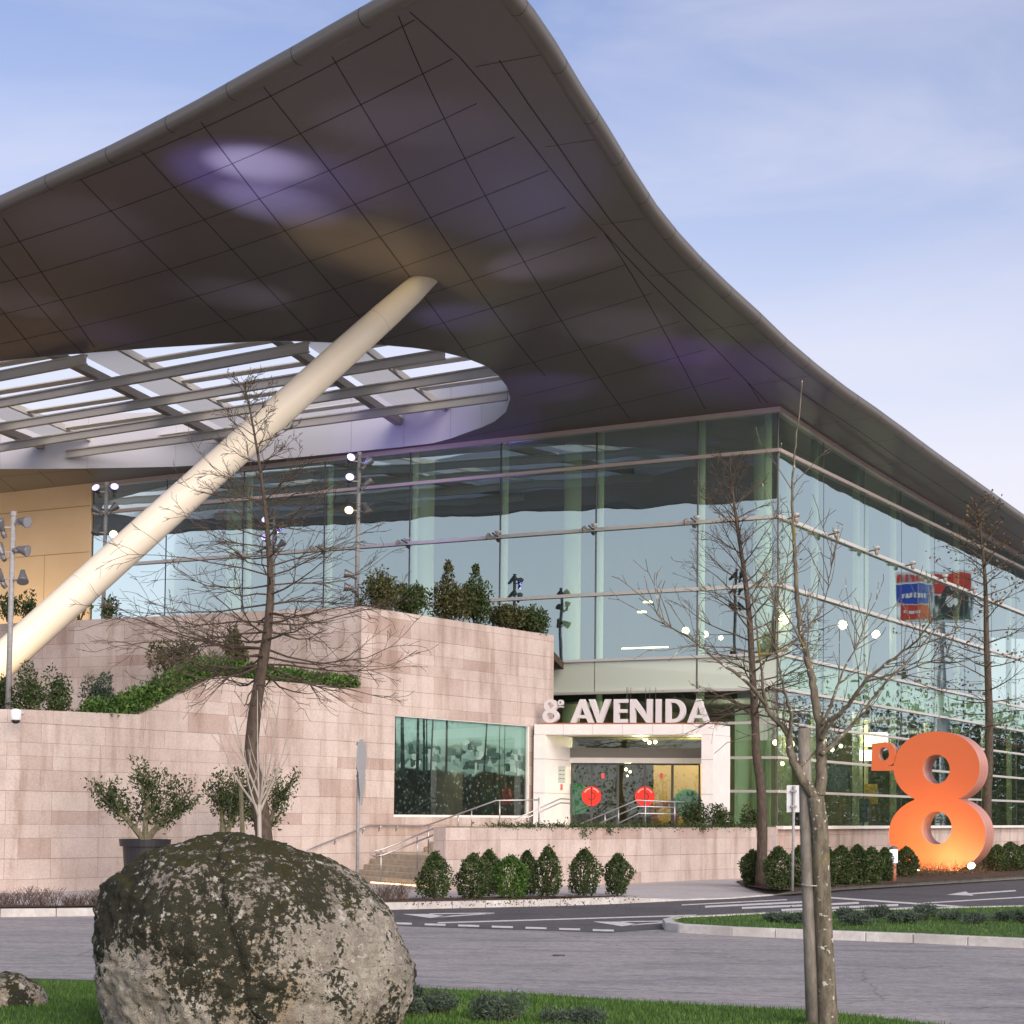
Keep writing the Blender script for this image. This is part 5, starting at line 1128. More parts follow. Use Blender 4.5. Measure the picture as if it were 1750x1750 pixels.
# ivy on the low wall
P = []
for k in range(90):
    s_ = 2.2+(WLn-2.4)*k/89; q = WP(s_, 1.69, .12); n_ = 45; r_ = np.random.default_rng(900+k); d = r_.normal(size=(n_, 3)); hh = .10+.05*math.sin(k*.9); P.append(np.array([q.x, q.y, q.z+.03])+d*np.array([.16, .14, hh*.5]))
for s_, dr_ in ((6.2, .30), (6.4, .22), (7.6, .16), (12.9, .12)):
    q = WP(s_, 1.69-dr_*.5, -.06); d = np.random.default_rng(int(s_*10)).normal(size=(70, 3)); P.append(np.array([q.x, q.y, q.z])+d*np.array([.10, .04, dr_*.45]))
iv = leaf_mesh('ground_cover', np.concatenate(P), .08, M['leaf'], seed=9); tag(iv, kind='stuff')
P = []
for k in range(420):
    g = gnd(RNG.uniform(690, 1090), RNG.uniform(1533, 1550)); P.append((g.x, g.y, .03))
for k in range(50):
    g = gnd(RNG.uniform(200, 1500), RNG.uniform(1545, 1575), ZR); P.append((g.x, g.y, .02 if RNG.uniform() < .5 else ZR+.02))
P = [p for p in P if True]; o = leaf_mesh('leaf_litter', np.array(P), .05, M['brownleaf'], seed=21, upb=-.1, aspect=.7); tag(o, kind='stuff')
# ------------------------------------------------------------------ potted shrubs
def gnarled(px, yb, yt, wpx, Y, label, pot=None, seed=1, nst=3):
    rnd = random.Random(seed); g = at(px, yb, Y); s_ = Y/FPX; h = (yb-yt)*s_; W_ = wpx*s_/2; o = empty('potted_shrub', label, 'potted plant', 'gnarled shrubs in front of the granite wall')
    b = MB(); tips = []
    for k in range(nst):
        a = rnd.uniform(-.5, .5)+(k-(nst-1)/2)*.9; p0 = g+Vector((rnd.uniform(-.05, .05), 0, -.15)); p = p0; d = Vector((math.sin(a)*.35, rnd.uniform(-.2, .2), 1)).normalized(); pts = [p.copy()]
        for j in range(5): d = (d+Vector((math.sin(a)*.22+rnd.uniform(-.15, .15), rnd.uniform(-.12, .12), .05))).normalized(); p = p+d*h*.13; pts.append(p.copy())
        b.tube(pts, [.085, .08, .07, .06, .045, .03], 7)
        for q in range(13):
            i0 = rnd.randint(2, 5); pp = pts[i0].copy(); dd = (d+Vector((rnd.uniform(-1.2, 1.2), rnd.uniform(-.8, .8), rnd.uniform(-.1, .8)))).normalized(); bp = [pp.copy()]
            for j in range(4): dd = (dd+Vector((rnd.uniform(-.25, .25), rnd.uniform(-.25, .25), .12))).normalized(); pp = pp+dd*h*rnd.uniform(.06, .14); bp.append(pp.copy()); tips.append(pp.copy())
            b.tube(bp, [.022, .018, .013, .009, .005], 5)
    b.build('trunk', M['bark_olive'], o)
    P = []
    for t in tips: n_ = 22; P.append(np.array(t)+np.random.default_rng(seed+len(P)).normal(size=(n_, 3))*np.array([.10, .10, .075]))
    leaf_mesh('foliage', np.concatenate(P), .10, M['leaf'], o, seed=seed)
    if pot:
        b = MB(); zb_ = pot[1]; zt_ = g.z+.0; r_ = pot[0]; b.lathe((g.x, g.y, 0), [(r_*.72, zb_), (r_*.88, zt_-.18), (r_*.89, zt_-.17), (r_, zt_-.17), (r_*1.03, zt_), (r_*.95, zt_), (r_*.93, zt_-.06), (0, zt_-.06)], 32); b.build('pot', M['pot'], o, smooth=False)
    relocate(o, (g.x, g.y, 0)); return o
gnarled(248, 1434, 1300, 130, 44.5, 'gnarled olive shrub in a black pot, left of the boulder top', (.60, 0), 3, 3)
gnarled(378, 1434, 1310, 90, 47, 'gnarled olive shrub just left of the left bare trunk', (.5, 0), 5, 2)
gnarled(458, 1440, 1318, 70, 49, 'gnarled olive shrub behind the left bare trunk', (.5, 0), 8, 2)
# ------------------------------------------------------------------ bare trees
class Tree:
    def __init__(s, seed): s.r = random.Random(seed); s.tr = MB(); s.br = MB(); s.tips = []
    def branch(s, p, d, L, r, lvl, prm):
        rd = s.r; n_ = max(3, int(5 if lvl == 1 else 4 if lvl == 2 else 3)); pts = [p.copy()]; dirs = []; step = L/n_; droop = prm.get('droop', (0, 0, 0, 0))[min(lvl, 3)]; wob = prm.get('wob', .16)
        for i in range(n_):
            d = (d+Vector((rd.uniform(-1, 1)*wob, rd.uniform(-1, 1)*wob, rd.uniform(-1, 1)*wob+droop))).normalized(); p = p+d*step; pts.append(p.copy()); dirs.append(d.copy())
        rad = [max(.0052 if p.y > 30 else .0035, r*(1-.78*i/n_)) for i in range(n_+1)]; s.br.tube(pts, rad, 6 if lvl == 1 else 4 if lvl == 2 else 3, caps=False)
        if lvl >= prm['levels']: s.tips.append(pts[-1]); s.tips.append(pts[-2]); return
        nk = prm['kids'][lvl]; 
        for k in range(nk):
            t = rd.uniform(.18, 1.0) if k else 1.0; i = min(n_-1, int(t*n_)); q = pts[i].lerp(pts[i+1], t*n_-i if t < 1 else 1); dd = dirs[i]
            side = dd.cross(Vector((0, 0, 1))); side = side.normalized() if side.length > .05 else Vector((1, 0, 0)); up_ = side.cross(dd).normalized(); az = rd.uniform(0, 6.28); a = math.radians(rd.uniform(*prm.get('ang', (25, 60))))
            nd_ = (dd*math.cos(a)+(side*math.cos(az)+up_*math.sin(az)*.6)*math.sin(a)).normalized(); s.branch(q, nd_, L*prm['ratio'][lvl]*rd.uniform(.6, 1.15)*(1.1-.5*t), max(.005, rad[i]*.6), lvl+1, prm)
    def build(s, name, label, m, base, group='bare trees'):
        o = empty(name, label, 'tree', group); s.tr.build('trunk', m, o, smooth=True); s.br.build('branches', m, o); relocate(o, base); return o
def smooth_path(pts, k=5):
    P = [Vector(p) for p in pts]; out = []
    for i in range(len(P)-1):
        p0, p1, p2, p3 = P[max(i-1, 0)], P[i], P[i+1], P[min(i+2, len(P)-1)]
        for j in range(k):
            t = j/k; out.append(.5*((2*p1)+(p2-p0)*t+(2*p0-5*p1+4*p2-p3)*t*t+(-p0+3*p1-3*p2+p3)*t**3))
    out.append(P[-1]); return out
# 1: left pin oak
Y1 = 41.5; T1 = Tree(11)
tp1 = smooth_path([at(x, y, Y1) for x, y in ((458, 1556), (452, 1440), (440, 1350), (430, 1300), (434, 1230), (446, 1150), (457, 1080), (462, 1000), (458, 920), (450, 840), (438, 760), (425, 690), (415, 655))])
tr1 = [float(np.interp(i/(len(tp1)-1), (0, .3, .45, .6, .8, 1), (.21, .155, .125, .07, .032, .01))) for i in range(len(tp1))]; T1.tr.tube(tp1, tr1, 12)
pr1 = dict(levels=3, kids=(0, 8, 4), ratio=(0, .46, .48), droop=(0, .0, .02, 0), wob=.22, ang=(25, 55))
n1 = len(tp1)
for k in range(84):
    t = .43+.56*(k/83)**1.5; i = int(t*(n1-1)); p = tp1[i]; az = k*2.4+T1.r.uniform(-.9, .9); rel = (t-.43)/.57
    L = float(np.interp(rel, (0, .08, .3, .6, 1), (2.5, 3.9, 3.1, 1.5, .45)))*T1.r.uniform(.65, 1.08); el = float(np.interp(rel, (0, .12, .35, .7, 1), (-.40, -.12, .12, .45, .95)))
    d = Vector((math.cos(az), math.sin(az), el)).normalized(); T1.branch(p, d, L, float(np.interp(rel, (0, .3, 1), (.030, .022, .008))), 1, dict(pr1, droop=(0, .05 if rel > .2 else .075, .02, 0)))
T1.build('bare_tree', 'tall bare tree with dense level branches rising behind the boulder', M['bark'], tp1[0])
# 2: thin pale sapling behind boulder
Y2 = 37.5; T2 = Tree(5); base2 = at(446, 1570, Y2); T2.tr.tube([base2, at(444, 1480, Y2), at(443, 1375, Y2)], [.06, .05, .04], 8)
for tgt in ((372, 1250), (395, 1195), (440, 1180), (455, 1240), (480, 1180), (475, 1290), (505, 1200), (410, 1260)):
    p0 = at(443, T2.r.uniform(1360, 1400), Y2); p3 = at(tgt[0], tgt[1], Y2+T2.r.uniform(-.6, .6)); pm = p0.lerp(p3, .45)+Vector(((p3.x-p0.x)*.12, 0, -.02)); pts = smooth_path([p0, pm, p3], 4); T2.br.tube(pts, [max(.006, .028*(1-.8*i/(len(pts)-1))) for i in range(len(pts))], 5, caps=False)
    for q in range(3): i = T2.r.randint(2, len(pts)-2); dd = (pts[i+1]-pts[i]).normalized()+Vector((T2.r.uniform(-.6, .6), T2.r.uniform(-.4, .4), .2)); T2.br.tube([pts[i], pts[i]+dd*.3, pts[i]+dd*.5+Vector((0, 0, .1))], [.010, .007, .004], 4, caps=False)
T2.build('sapling', 'thin pale bare sapling directly in front of the left bare trunk', M['bark_pale'], base2, None)
b = MB(); p = at(417, 1570, 37.8); b.tube([p, at(415, 1440, 37.8), at(411, 1330, 37.8)], [.055, .05, .045], 8); o = b.build('tree_stake', M['bark_olive']); tag(o, 'greenish wooden stake standing left of the pale sapling', 'stake')
# 3: second bare tree at the hedge
Y3 = 54; T3 = Tree(21)
tp3 = smooth_path([at(x, y, Y3) for x, y in ((1300, 1516), (1303, 1420), (1300, 1340), (1293, 1290), (1290, 1220), (1286, 1150), (1281, 1060), (1272, 980), (1260, 900), (1252, 840), (1247, 785))])
tr3 = [float(np.interp(i/(len(tp3)-1), (0, .05, .3, .6, .85, 1), (.19, .155, .13, .085, .04, .01))) for i in range(len(tp3))]; T3.tr.tube(tp3, tr3, 12); n3 = len(tp3)
for k in range(64):
    t = .40+.59*(k/63)**1.15; i = int(t*(n3-1)); az = k*2.4+T3.r.uniform(-.9, .9); rel = (t-.40)/.60; L = float(np.interp(rel, (0, .1, .4, .7, 1), (1.8, 3.0, 2.5, 1.6, .6)))*T3.r.uniform(.65, 1.1); el = float(np.interp(rel, (0, .3, 1), (-.15, .35, 1.0)))
    T3.branch(tp3[i], Vector((math.cos(az), math.sin(az), el)).normalized(), L, float(np.interp(rel, (0, .3, 1), (.036, .028, .011))), 1, dict(levels=3, kids=(0, 8, 4), ratio=(0, .46, .48), droop=(0, .04, .03, 0), wob=.20, ang=(25, 55)))
T3.build('bare_tree', 'second bare tree, its trunk rising from the hedge right of the porch', M['bark'], tp3[0])
# 4: foreground tree with fork
Y4 = 19.0; T4 = Tree(33)
tm = smooth_path([at(x, y, Y4) for x, y in ((1416, 1775), (1413, 1700), (1408, 1600), (1404, 1500), (1401, 1420), (1394, 1362))]); T4.tr.tube(tm, [float(np.interp(i/(len(tm)-1), (0, .4, 1), (.105, .092, .085))) for i in range(len(tm))], 14)
def limb(pxs, r0, r1, dy=0, yend=0, k=6):
    n_ = len(pxs); P = smooth_path([at(x, y, Y4+dy+(yend-dy)*i/(n_-1)) for i, (x, y) in enumerate(pxs)], k); P = [p+Vector((T4.r.uniform(-1, 1), 0, T4.r.uniform(-1, 1)))*.008 for p in P]; T4.tr.tube(P, [r1*.6+(r0*.84-r1*.6)*(1-i/(len(P)-1))**1.35 for i in range(len(P))], 9); return P
limbs = [limb(((1397, 1368), (1380, 1345), (1362, 1315), (1352, 1285), (1348, 1255), (1335, 1238), (1318, 1222), (1308, 1200), (1303, 1160), (1298, 1120), (1292, 1060), (1285, 1020)), .072, .012),
         limb(((1401, 1362), (1404, 1310), (1403, 1250), (1396, 1210), (1388, 1160), (1376, 1110), (1366, 1060), (1362, 1000), (1357, 930), (1354, 860), (1356, 800), (1362, 740), (1372, 650)), .075, .010, 0, .6),
         limb(((1402, 1262), (1420, 1232), (1450, 1205), (1478, 1165), (1520, 1130), (1565, 1095), (1600, 1050), (1640, 1000)), .038, .008, 0, -1.0),
         limb(((1403, 1290), (1428, 1268), (1466, 1228), (1510, 1170), (1560, 1120), (1612, 1060)), .034, .008, 0, .7),
         limb(((1404, 1240), (1422, 1200), (1440, 1150), (1470, 1090), (1490, 1010)), .026, .006, 0, .4),
         limb(((1348, 1268), (1352, 1225), (1340, 1180), (1330, 1130), (1322, 1060), (1328, 990)), .028, .006, 0, -.6),
         limb(((1310, 1205), (1270, 1160), (1215, 1120), (1180, 1090), (1130, 1060), (1100, 985)), .026, .006, 0, -.5),
         limb(((1298, 1120), (1340, 1110), (1375, 1080), (1408, 1030), (1420, 970), (1430, 930)), .020, .005, 0, .3),
         limb(((1365, 1310), (1395, 1285), (1420, 1262), (1440, 1240)), .020, .008, 0, .3),
         limb(((1478, 1165), (1530, 1150), (1600, 1128), (1640, 1110)), .016, .005, -.4, -.9),
         limb(((1376, 1110), (1350, 1060), (1330, 1020), (1345, 960), (1352, 905)), .016, .005, 0, .2)]
for P in limbs:
    n_ = len(P)
    for k in range(14 if P is not limbs[8] else 3):
        i = T4.r.randint(n_//3, n_-5); dd = (P[i+1]-P[i]).normalized(); az = T4.r.uniform(0, 6.28); sv_ = dd.cross(Vector((math.cos(az), math.sin(az), .2))).normalized(); T4.branch(P[i], (dd*.75+sv_*.6).normalized(), T4.r.uniform(.25, .62), .0065, 2, dict(levels=3, kids=(0, 0, 2), ratio=(0, .5, .5), droop=(0, 0, .05, .03), wob=.15, ang=(25, 50)))
T4.build('bare_tree', 'forked young bare tree in the right foreground with yellow lichen on its trunk', M['bark_moss'], tm[0])
b = MB(); P = [at(1391, 1775, Y4+.05), at(1385, 1600, Y4+.05), at(1378, 1400, Y4+.08), at(1374, 1245, Y4+.1)]; b.tube(P, [.078, .074, .070, .062], 12); o = b.build('tree_stake', M['stake'], smooth=True); tag(o, 'thick grey wooden stake tied beside the foreground tree trunk', 'stake')
b = MB(); b.tube([at(1380+14+34*math.cos(t)/1.0*.7, 1511+3*math.sin(t), Y4-.11*math.sin(t)+.05) for t in np.linspace(0, 2*math.pi, 17)], .007, 6); o = b.build('tree_tie', M['signgrey']); tag(o, 'thin wire tie round the foreground trunk and its stake', 'tie')
# 5: tree behind the sculpture, with withered leaves
Y5 = 76; T5 = Tree(44)
tp5 = smooth_path([at(x, y, Y5) for x, y in ((1688, 1485), (1686, 1380), (1690, 1300), (1690, 1200), (1686, 1100), (1684, 1000), (1678, 930), (1668, 860))]); T5.tr.tube(tp5, [float(np.interp(i/(len(tp5)-1), (0, .4, 1), (.22, .16, .015))) for i in range(len(tp5))], 10); n5 = len(tp5)
for k in range(54):
    t = .36+.63*(k/53); i = int(t*(n5-1)); az = k*2.4; rel = (t-.36)/.64; L = float(np.interp(rel, (0, .15, .5, 1), (2.6, 3.6, 2.6, .6)))*T5.r.uniform(.7, 1.1); el = float(np.interp(rel, (0, .4, 1), (-.1, .25, 1.0)))
    T5.branch(tp5[i], Vector((math.cos(az), math.sin(az), el)).normalized(), L, .03, 1, dict(levels=3, kids=(0, 6, 3), ratio=(0, .42, .42), droop=(0, .02, .02, 0), wob=.15, ang=(25, 55)))
o5 = T5.build('bare_tree', 'tree with a few withered leaves behind the right side of the orange 8', M['bark'], tp5[0])
P = np.array([tuple(t) for t in T5.tips])[::2]; P = P+RNG.normal(0, .08, P.shape); P = P-np.array(tuple(tp5[0])); leaf_mesh('withered_leaves', P, .13, M['brownleaf'], o5, aspect=.7)
# dry tufts
def tuft(px, yb, wpx, hpx, label, seed, m='drybrush', name='dry_plant', n_=130):
    g = gnd(px, yb); s_ = g.y/FPX; rnd = random.Random(seed); b = MB()
    for k in range(n_):
        q = g+Vector((rnd.uniform(-.5, .5)*wpx*s_*.7, rnd.uniform(-.25, .25), -.01)); d = Vector((rnd.uniform(-.7, .7), rnd.uniform(-.5, .5), 1)); L = hpx*s_*rnd.uniform(.4, 1.1); b.tube([q, q+d*L*.5, q+d*L*.85+Vector((rnd.uniform(-.08, .08), 0, 0))], [.007, .005, .003], 3, caps=False)
        for j in range(2): z_ = q+d*L*rnd.uniform(.3, .8); e = Vector((rnd.uniform(-1, 1), rnd.uniform(-1, 1), rnd.uniform(0, 1)))*L*.22; b.tube([z_, z_+e], [.005, .003], 3, caps=False)
    o = b.build(name, M[m]); tag(o, label, 'plant', 'dry plants in the kerb bed'); return o
tuft(5, 1549, 60, 30, 'dry brown plant in the kerb bed cut by the left edge', 1); tuft(65, 1549, 90, 38, 'widest dry brown plant in the kerb bed at the far left', 2); tuft(125, 1549, 50, 26, 'small dry plant in the middle of the left kerb bed', 3); tuft(170, 1549, 60, 34, 'dry brown plant touching the left side of the boulder', 4); tuft(672, 1538, 70, 34, 'dry purple-brown plant between boulder and first clipped bush', 5, n_=170)
P = []
for k in range(130):
    u = RNG.uniform(0, 1); g = gnd(1545+u*200, 1500-u*14+RNG.uniform(-10, 3)); P.append(np.array([g.x, g.y, .05])+RNG.normal(size=(45, 3))*np.array([.35, .35, .14]))
o = leaf_mesh('ground_cover', np.concatenate(P), .11, M['brownleaf'], seed=4, aspect=.25); tag(o, kind='stuff')
# junipers on the island and in the foreground
def juniper(px, yb, wpx, hpx, label, seed, z=0, size=.075, n_=1500, group='low junipers on the lawn island'):
    g = gnd(px, yb, z); s_ = g.y/FPX; P = blob_pts(g, wpx*s_*.62, wpx*s_*.5, hpx*s_*.95, n_, seed, 9, .2); P[:, 2] = np.maximum(P[:, 2], z+.01)
    o = empty('juniper', label, 'shrub', group); leaf_mesh('foliage', P, size, M['juniper'], o, aspect=.22, upb=.1, seed=seed); b = MB()
    for k in range(5): a = k*1.25; b.tube([g, g+Vector((math.cos(a)*.2, math.sin(a)*.2, hpx*s_*.4))], [.02, .008], 5)
    b.build('stem', M['bark'], o); relocate(o, g); return o
for i, (px, yb, wp, hp, t) in enumerate(((1335, 1575, 52, 14, 'left of the foreground trunk'), (1372, 1577, 44, 18, 'touching the foreground trunk on its left'), (1448, 1569, 50, 14, 'in the back, right of the foreground trunk'), (1465, 1581, 62, 18, 'front one, right of the foreground trunk'), (1505, 1568, 50, 18, 'upright one below the left foot of the orange 8'), (1545, 1577, 56, 18, 'in the middle of the island'), (1580, 1572, 60, 22, 'largest, below the middle of the orange 8'), (1625, 1572, 46, 12, 'low one below the right foot of the orange 8'), (1668, 1578, 56, 16, 'front one at the right'), (1715, 1573, 50, 14, 'second from the right edge'), (1752, 1577, 40, 18, 'cut by the right edge'))): juniper(px, yb, wp, hp, 'low grey-green juniper on the island, '+t, 500+i)
for i, (px, yb, wp, hp, t) in enumerate(((706, 1708, 34, 22, 'smallest, tucked against the boulder'), (742, 1735, 74, 36, 'beside the boulder'), (700, 1742, 44, 30, 'low, in front against the boulder'), (852, 1752, 110, 50, 'the largest, in the middle'), (980, 1756, 110, 34, 'at the right, cut by the bottom edge'))): juniper(px, yb, wp, hp, 'grey-green juniper on the front lawn, '+t, 600+i, -.03, .05, 2600, 'junipers on the front lawn')
# ------------------------------------------------------------------ boulder and second rock
def rock_mat():
    m = mat('lichen_granite', (.3, .25, .19), .9, spec=.2)
    big = noise(m, 1.1, 6, .62); med = noise(m, 4.2, 8, .7, mapped(m, (1, 1, .42))); fine = noise(m, 22, 6, .75); mic = noise(m, 70, 3, .7)
    c = ramp(m, med, [(.32, (.20, .18, .155)), (.5, (.37, .345, .295)), (.66, (.60, .57, .50))])
    warm = ramp(m, big, [(.50, (0, 0, 0)), (.62, (1, 1, 1))]); c = mixc(m, warm, c, mixc(m, .5, c, (.60, .47, .29)))
    c = mixc(m, .5, c, ramp(m, mic, [(.35, (.5, .48, .45)), (.62, (1.25, 1.2, 1.15))]), 'MULTIPLY')
    g = nd(m, 'ShaderNodeNewGeometry'); tcn = nd(m, 'ShaderNodeTexCoord'); sp = nd(m, 'ShaderNodeSeparateXYZ'); lk(m, tcn.outputs['Object'], sp.inputs[0])
    hz = nd(m, 'ShaderNodeMapRange', **{'From Min': .3, 'From Max': 1.9, 'To Min': -.09, 'To Max': .15}); lk(m, sp.outputs['Z'], hz.inputs['Value'])
    s1_ = nd(m, 'ShaderNodeMath', operation='ADD'); lk(m, med, s1_.inputs[0]); lk(m, hz.outputs[0], s1_.inputs[1])
    s2_ = nd(m, 'ShaderNodeMath', operation='MULTIPLY_ADD'); lk(m, fine, s2_.inputs[0]); s2_.inputs[1].default_value = 1.1; lk(m, s1_.outputs[0], s2_.inputs[2])
    s3_ = nd(m, 'ShaderNodeMath', operation='MULTIPLY_ADD'); lk(m, big, s3_.inputs[0]); s3_.inputs[1].default_value = 1.25; lk(m, s2_.outputs[0], s3_.inputs[2])
    black = ramp(m, s3_.outputs[0], [(1.01, (0, 0, 0)), (1.06, (1, 1, 1))]) if 0 else None
    sub = nd(m, 'ShaderNodeMath', operation='SUBTRACT'); lk(m, s3_.outputs[0], sub.inputs[0]); sub.inputs[1].default_value = 1.20
    black = ramp(m, sub.outputs[0], [(.42, (0, 0, 0)), (.50, (1, 1, 1))]); c = mixc(m, black, c, mixc(m, fine, (.018, .018, .012), (.06, .06, .04)))
    nz = nd(m, 'ShaderNodeSeparateXYZ'); lk(m, g.outputs['Normal'], nz.inputs[0]); a1_ = nd(m, 'ShaderNodeMath', operation='MULTIPLY_ADD'); lk(m, nz.outputs['Z'], a1_.inputs[0]); a1_.inputs[1].default_value = .75; lk(m, fine, a1_.inputs[2])
    a2_ = nd(m, 'ShaderNodeMath', operation='MULTIPLY_ADD'); lk(m, med, a2_.inputs[0]); a2_.inputs[1].default_value = .8; lk(m, a1_.outputs[0], a2_.inputs[2])
    a3_ = nd(m, 'ShaderNodeMath', operation='SUBTRACT'); lk(m, a2_.outputs[0], a3_.inputs[0]); a3_.inputs[1].default_value = .75
    moss = ramp(m, a3_.outputs[0], [(.66, (0, 0, 0)), (.80, (1, 1, 1))]); c = mixc(m, moss, c, mixc(m, fine, (.022, .023, .008), (.075, .070, .026)))
    vo = nd(m, 'ShaderNodeTexNoise', Scale=9.0, Detail=5.0, Roughness=.7); lk(m, tcn.outputs['Object'], vo.inputs[0]); wl_ = ramp(m, vo.outputs[0], [(.60, (0, 0, 0)), (.65, (1, 1, 1))]); c = mixc(m, wl_, c, (.52, .50, .45))
    lk(m, c, bs(m).inputs['Base Color']); h = nd(m, 'ShaderNodeMath', operation='ADD'); lk(m, fine, h.inputs[0]); lk(m, mic, h.inputs[1]); bump(m, h.outputs[0], .9, .03); return m
M['rock'] = rock_mat()
from mathutils import noise as mn
def boulder(name, label, c, rx, ry, rz, seed, sub=6, crack=True, p0=2.5, warp=None):
    bm = bmesh.new(); bmesh.ops.create_icosphere(bm, subdivisions=sub, radius=1)
    off_ = Vector((seed*3.1, seed*1.7, seed*.9))
    for v in bm.verts:
        d = v.co.normalized(); p = p0 if d.z > 0 else max(p0, 2.6); sc1 = (abs(d.x)**p+abs(d.y)**p+abs(d.z)**p)**(-1/p); q = d*sc1
        n_ = .09*mn.fractal(q*1.1+off_, 1, 2, 3)+.030*mn.fractal(q*4+off_, .9, 2, 4)+.012*mn.fractal(q*16+off_, .8, 2, 3)
        n_ += .03*(mn.voronoi(q*1.25+off_)[0][0]-.45)+.02*mn.fractal(q*9+off_, .9, 2, 3)-.010*math.exp(-((lambda t: t[1]-t[0])(mn.voronoi(q*1.3+off_)[0])/.08)**2)
        if crack:
            cxk = -.02+.20*(.6-q.z)*.6+.05*mn.noise(q*4); w_ = abs(q.x-cxk)
            n_ -= .045*math.exp(-(w_/.035)**2)*max(0, min(1, (-q.y+.2)*2))
            if q.x > cxk: n_ += .022*max(0, min(1, (-q.y+.2)*2))*(1-math.exp(-((q.x-cxk)/.15)**2))
        q = q*(1+n_); v.co = Vector((c[0]+q.x*rx, c[1]+q.y*ry, c[2]+q.z*rz))
        if warp: v.co = warp(v.co)
    me = bpy.data.meshes.new(name); bm.to_mesh(me); bm.free(); me.materials.append(M['rock']); me.polygons.foreach_set('use_smooth', [True]*len(me.polygons)); o = bpy.data.objects.new(name, me); col.objects.link(o); tag(o, label, 'rock'); return o
YB = 17.3; cb = at(432, 1620, YB); k_ = YB/FPX
boulder('boulder', 'huge rounded granite boulder with moss and dark lichen on the front lawn', (cb.x, YB, .70), 262*k_*.955, 1.22, 1.17, 2, 7, p0=2.08, warp=lambda q: Vector((q.x-.17*max(0, q.z-.7)**1.2, q.y, q.z)))
b2c = at(8, 1765, 19.5); boulder('boulder', 'small grey rock in the bottom left corner of the lawn', (b2c.x, 19.5, -.05), .42, .4, .42, 9, 5, False, 2.0)
# ------------------------------------------------------------------ grass blades
def blades(name, xf, n_, h, z):
    r = np.random.default_rng(77+n_); P = xf(r, n_); n_ = len(P); d = r.normal(size=(n_, 3))*np.array([.35, .35, .1])+np.array([0, 0, 1]); d /= np.linalg.norm(d, axis=1)[:, None]
    a = r.uniform(0, 6.28, n_); e = np.stack([np.cos(a), np.sin(a), 0*a], 1)*.006; L = (h*r.uniform(.5, 1.3, n_))[:, None]; v = np.empty((n_*3, 3)); v[0::3] = P-e; v[1::3] = P+e; v[2::3] = P+d*L
    me = bpy.data.meshes.new(name); me.from_pydata(v.tolist(), [], np.arange(n_*3).reshape(n_, 3).tolist()); me.materials.append(M['grass']); o = bpy.data.objects.new(name, me); col.objects.link(o); tag(o, kind='stuff'); return o
def fgx(r, n_):
    x = r.uniform(-7, 6.5, n_*2); y = r.uniform(15.5, 23.2, n_*2); P = [(a, c, lz(a, c)-.003) for a, c in zip(x, y) if inpoly((a, c), fl)]; return np.array(P[:n_])
blades('grass', fgx, 90000, .055, 0)
ispoly = [tuple(p[:2]) for p in islin]
def isx(r, n_):
    x = r.uniform(2, 20, n_*4); y = r.uniform(26, 46, n_*4); P = [(a, c, -.012) for a, c in zip(x, y) if inpoly((a, c), ispoly)]; return np.array(P[:n_])
blades('grass', isx, 45000, .06, 0)
# ------------------------------------------------------------------ surroundings seen only mirrored in the glass
def mirrorR(px, py, dist):   # point reached by the view ray after bouncing off the right glass front
    d = ray(px, py); n2 = Vector((-LD.x, -LD.y)); h = onpl(px, py, C, RD); dn = d.normalized(); nn = Vector((n2.x, n2.y, 0)); r_ = dn-2*dn.dot(nn)*nn; return h+r_*dist
def conifer(p, h, seed, label):
    T = Tree(seed); b_ = Vector((p.x, p.y, ZR)); T.tr.tube([b_, b_+Vector((.1, 0, h*.5)), b_+Vector((0, .1, h))], [h*.018, h*.011, .02], 8); n_ = 46
    for k in range(n_):
        t = .18+.8*k/n_; L = h*.26*(1.05-t)**.8*T.r.uniform(.7, 1.15); az = k*2.4; T.branch(b_+Vector((0, 0, h*t)), Vector((math.cos(az), math.sin(az), .15)).normalized(), L, h*.004, 1, dict(levels=2, kids=(0, 7), ratio=(0, .4), droop=(0, -.02, 0, 0), wob=.1, ang=(30, 60)))
    o = T.build('tree', label, M['bark'], b_, 'trees across the car park'); P = np.array([tuple(t) for t in T.tips]); P = np.repeat(P, 4, 0)+RNG.normal(0, h*.018, (len(P)*4, 3)); P -= np.array(tuple(b_)); leaf_mesh('foliage', P, h*.017, M['leaf'], o, seed=seed); return o
words = ('first', 'second', 'third', 'fourth', 'fifth', 'sixth', 'seventh', 'eighth', 'ninth', 'tenth', 'eleventh', 'twelfth')
for i, (px, dist, h) in enumerate(((1350, 26, 4.5), (1395, 34, 7), (1440, 20, 7.2), (1490, 42, 7), (1530, 24, 5), (1575, 46, 6.5), (1630, 30, 8), (1672, 22, 7.5), (1705, 38, 10), (1738, 26, 8.5), (1770, 34, 9))):
    q = mirrorR(px, 1400, dist); conifer(q, h, 700+i, words[i]+' dark tree from the corner among those mirrored in the right glass front')
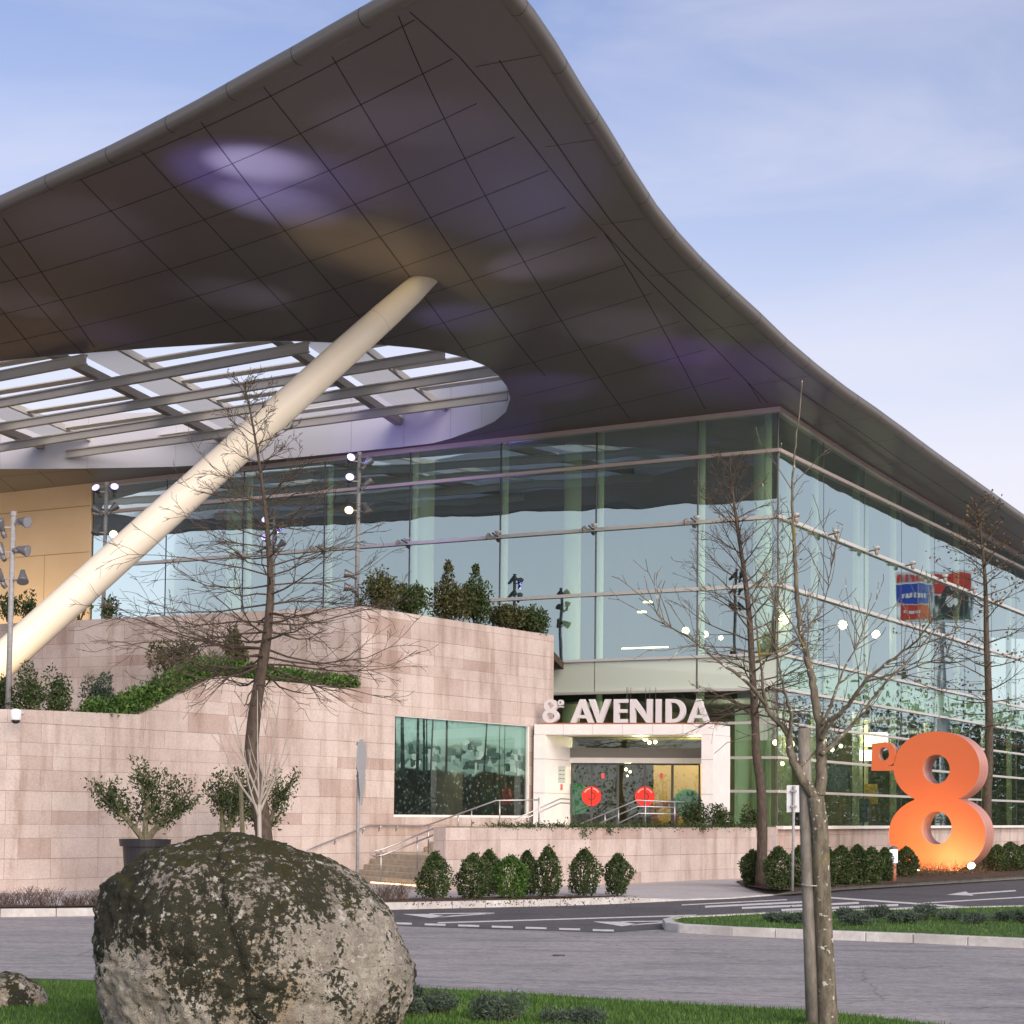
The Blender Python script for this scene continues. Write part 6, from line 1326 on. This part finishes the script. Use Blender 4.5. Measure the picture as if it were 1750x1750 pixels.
# billboard mirrored in the right glass front
q = mirrorR(1596, 1020, 52); bbd = empty('billboard', 'red and blue advertising billboard on a tall pole mirrored in the right glass front', 'billboard'); 
d_ = ray(1596, 1020).normalized(); nn = Vector((-LD.x, -LD.y, 0)); rd_ = (d_-2*d_.dot(nn)*nn); fwd = Vector((-rd_.x, -rd_.y, 0)).normalized(); rt_ = Vector((-fwd.y, fwd.x, 0))
dist_ = (onpl(1596, 1020, C, RD)-CAM).length+52; sx = dist_/FPX
def BB(u, v, o_=0): return q+rt_*u*sx+Vector((0, 0, v*sx))+fwd*o_
def bquad(u0, u1, v0, v1, o_, m, name, th=.03): b = MB(); b.hexa([BB(u0, v0, o_), BB(u1, v0, o_), BB(u1, v0, o_-th), BB(u0, v0, o_-th), BB(u0, v1, o_), BB(u1, v1, o_), BB(u1, v1, o_-th), BB(u0, v1, o_-th)]); return fixn(b.build(name, m, bbd))
bquad(-62, 62, -42, 42, 0, mat('board_white', (.7, .68, .66), .6), 'panel', .4)
MR = mat('board_red', (.62, .05, .03), .5); MBl = mat('board_blue', (.03, .07, .42), .5); MG = mat('board_green', (.10, .18, .13), .5)
bquad(4, 60, -38, -12, .03, MR, 'red_band'); bquad(4, 60, -10, 22, .04, MBl, 'blue_band'); bquad(-58, 0, 6, 38, .03, MR, 'red_field'); bquad(-58, 0, -38, 2, .03, MG, 'dark_field')
b = MB(); b.lathe(BB(-28, -8, .05), [(27*sx, 0), (27*sx, .03)], 30, axis=fwd); b.build('wheel_emblem', M['mull'], bbd); b = MB(); b.lathe(BB(-28, -8, .09), [(10*sx, 0), (10*sx, .03)], 24, axis=fwd); b.build('wheel_hub', M['white'], bbd)
for k in range(8): bquad(6+k*6.8, 10.5+k*6.8, 26, 38, .05, MR, 'board_letter')
for k in range(7): bquad(12+k*6, 16+k*6, -1, 6, .07, M['white'], 'board_letter')
for k in range(5): bquad(26+k*5, 29+k*5, -27, -22, .07, M['white'], 'board_letter')
b = MB(); p = BB(-10, -42, -.3); b.tube([(p.x, p.y, ZR), tuple(p)], .35, 12); b.build('pole', M['signgrey'], bbd); relocate(bbd, (p.x, p.y, ZR))
# far belt of trees behind the viewer, all round, mirrored low in the glass
P = []
for k in range(300):
    a = math.radians(120+k*1.05) if k < 230 else math.radians(12+(k-230)*.78); R_ = 170+30*math.sin(k*1.7); c_ = np.array([R_*math.cos(a), R_*math.sin(a), (4.0 if k < 230 else 4.2)+2.0*math.sin(k*.63)]); h_ = (5 if k < 230 else 6)+3*abs(math.sin(k*2.3)); P.append(c_+RNG.normal(size=(260 if k < 230 else 2200, 3))*np.array([4, 4, h_*.45]))
P = np.concatenate(P); P = P[P[:, 2] > -.1]; o = leaf_mesh('far_woodland', P, .45, M['leaf'], seed=3, aspect=.8); tag(o, kind='stuff')
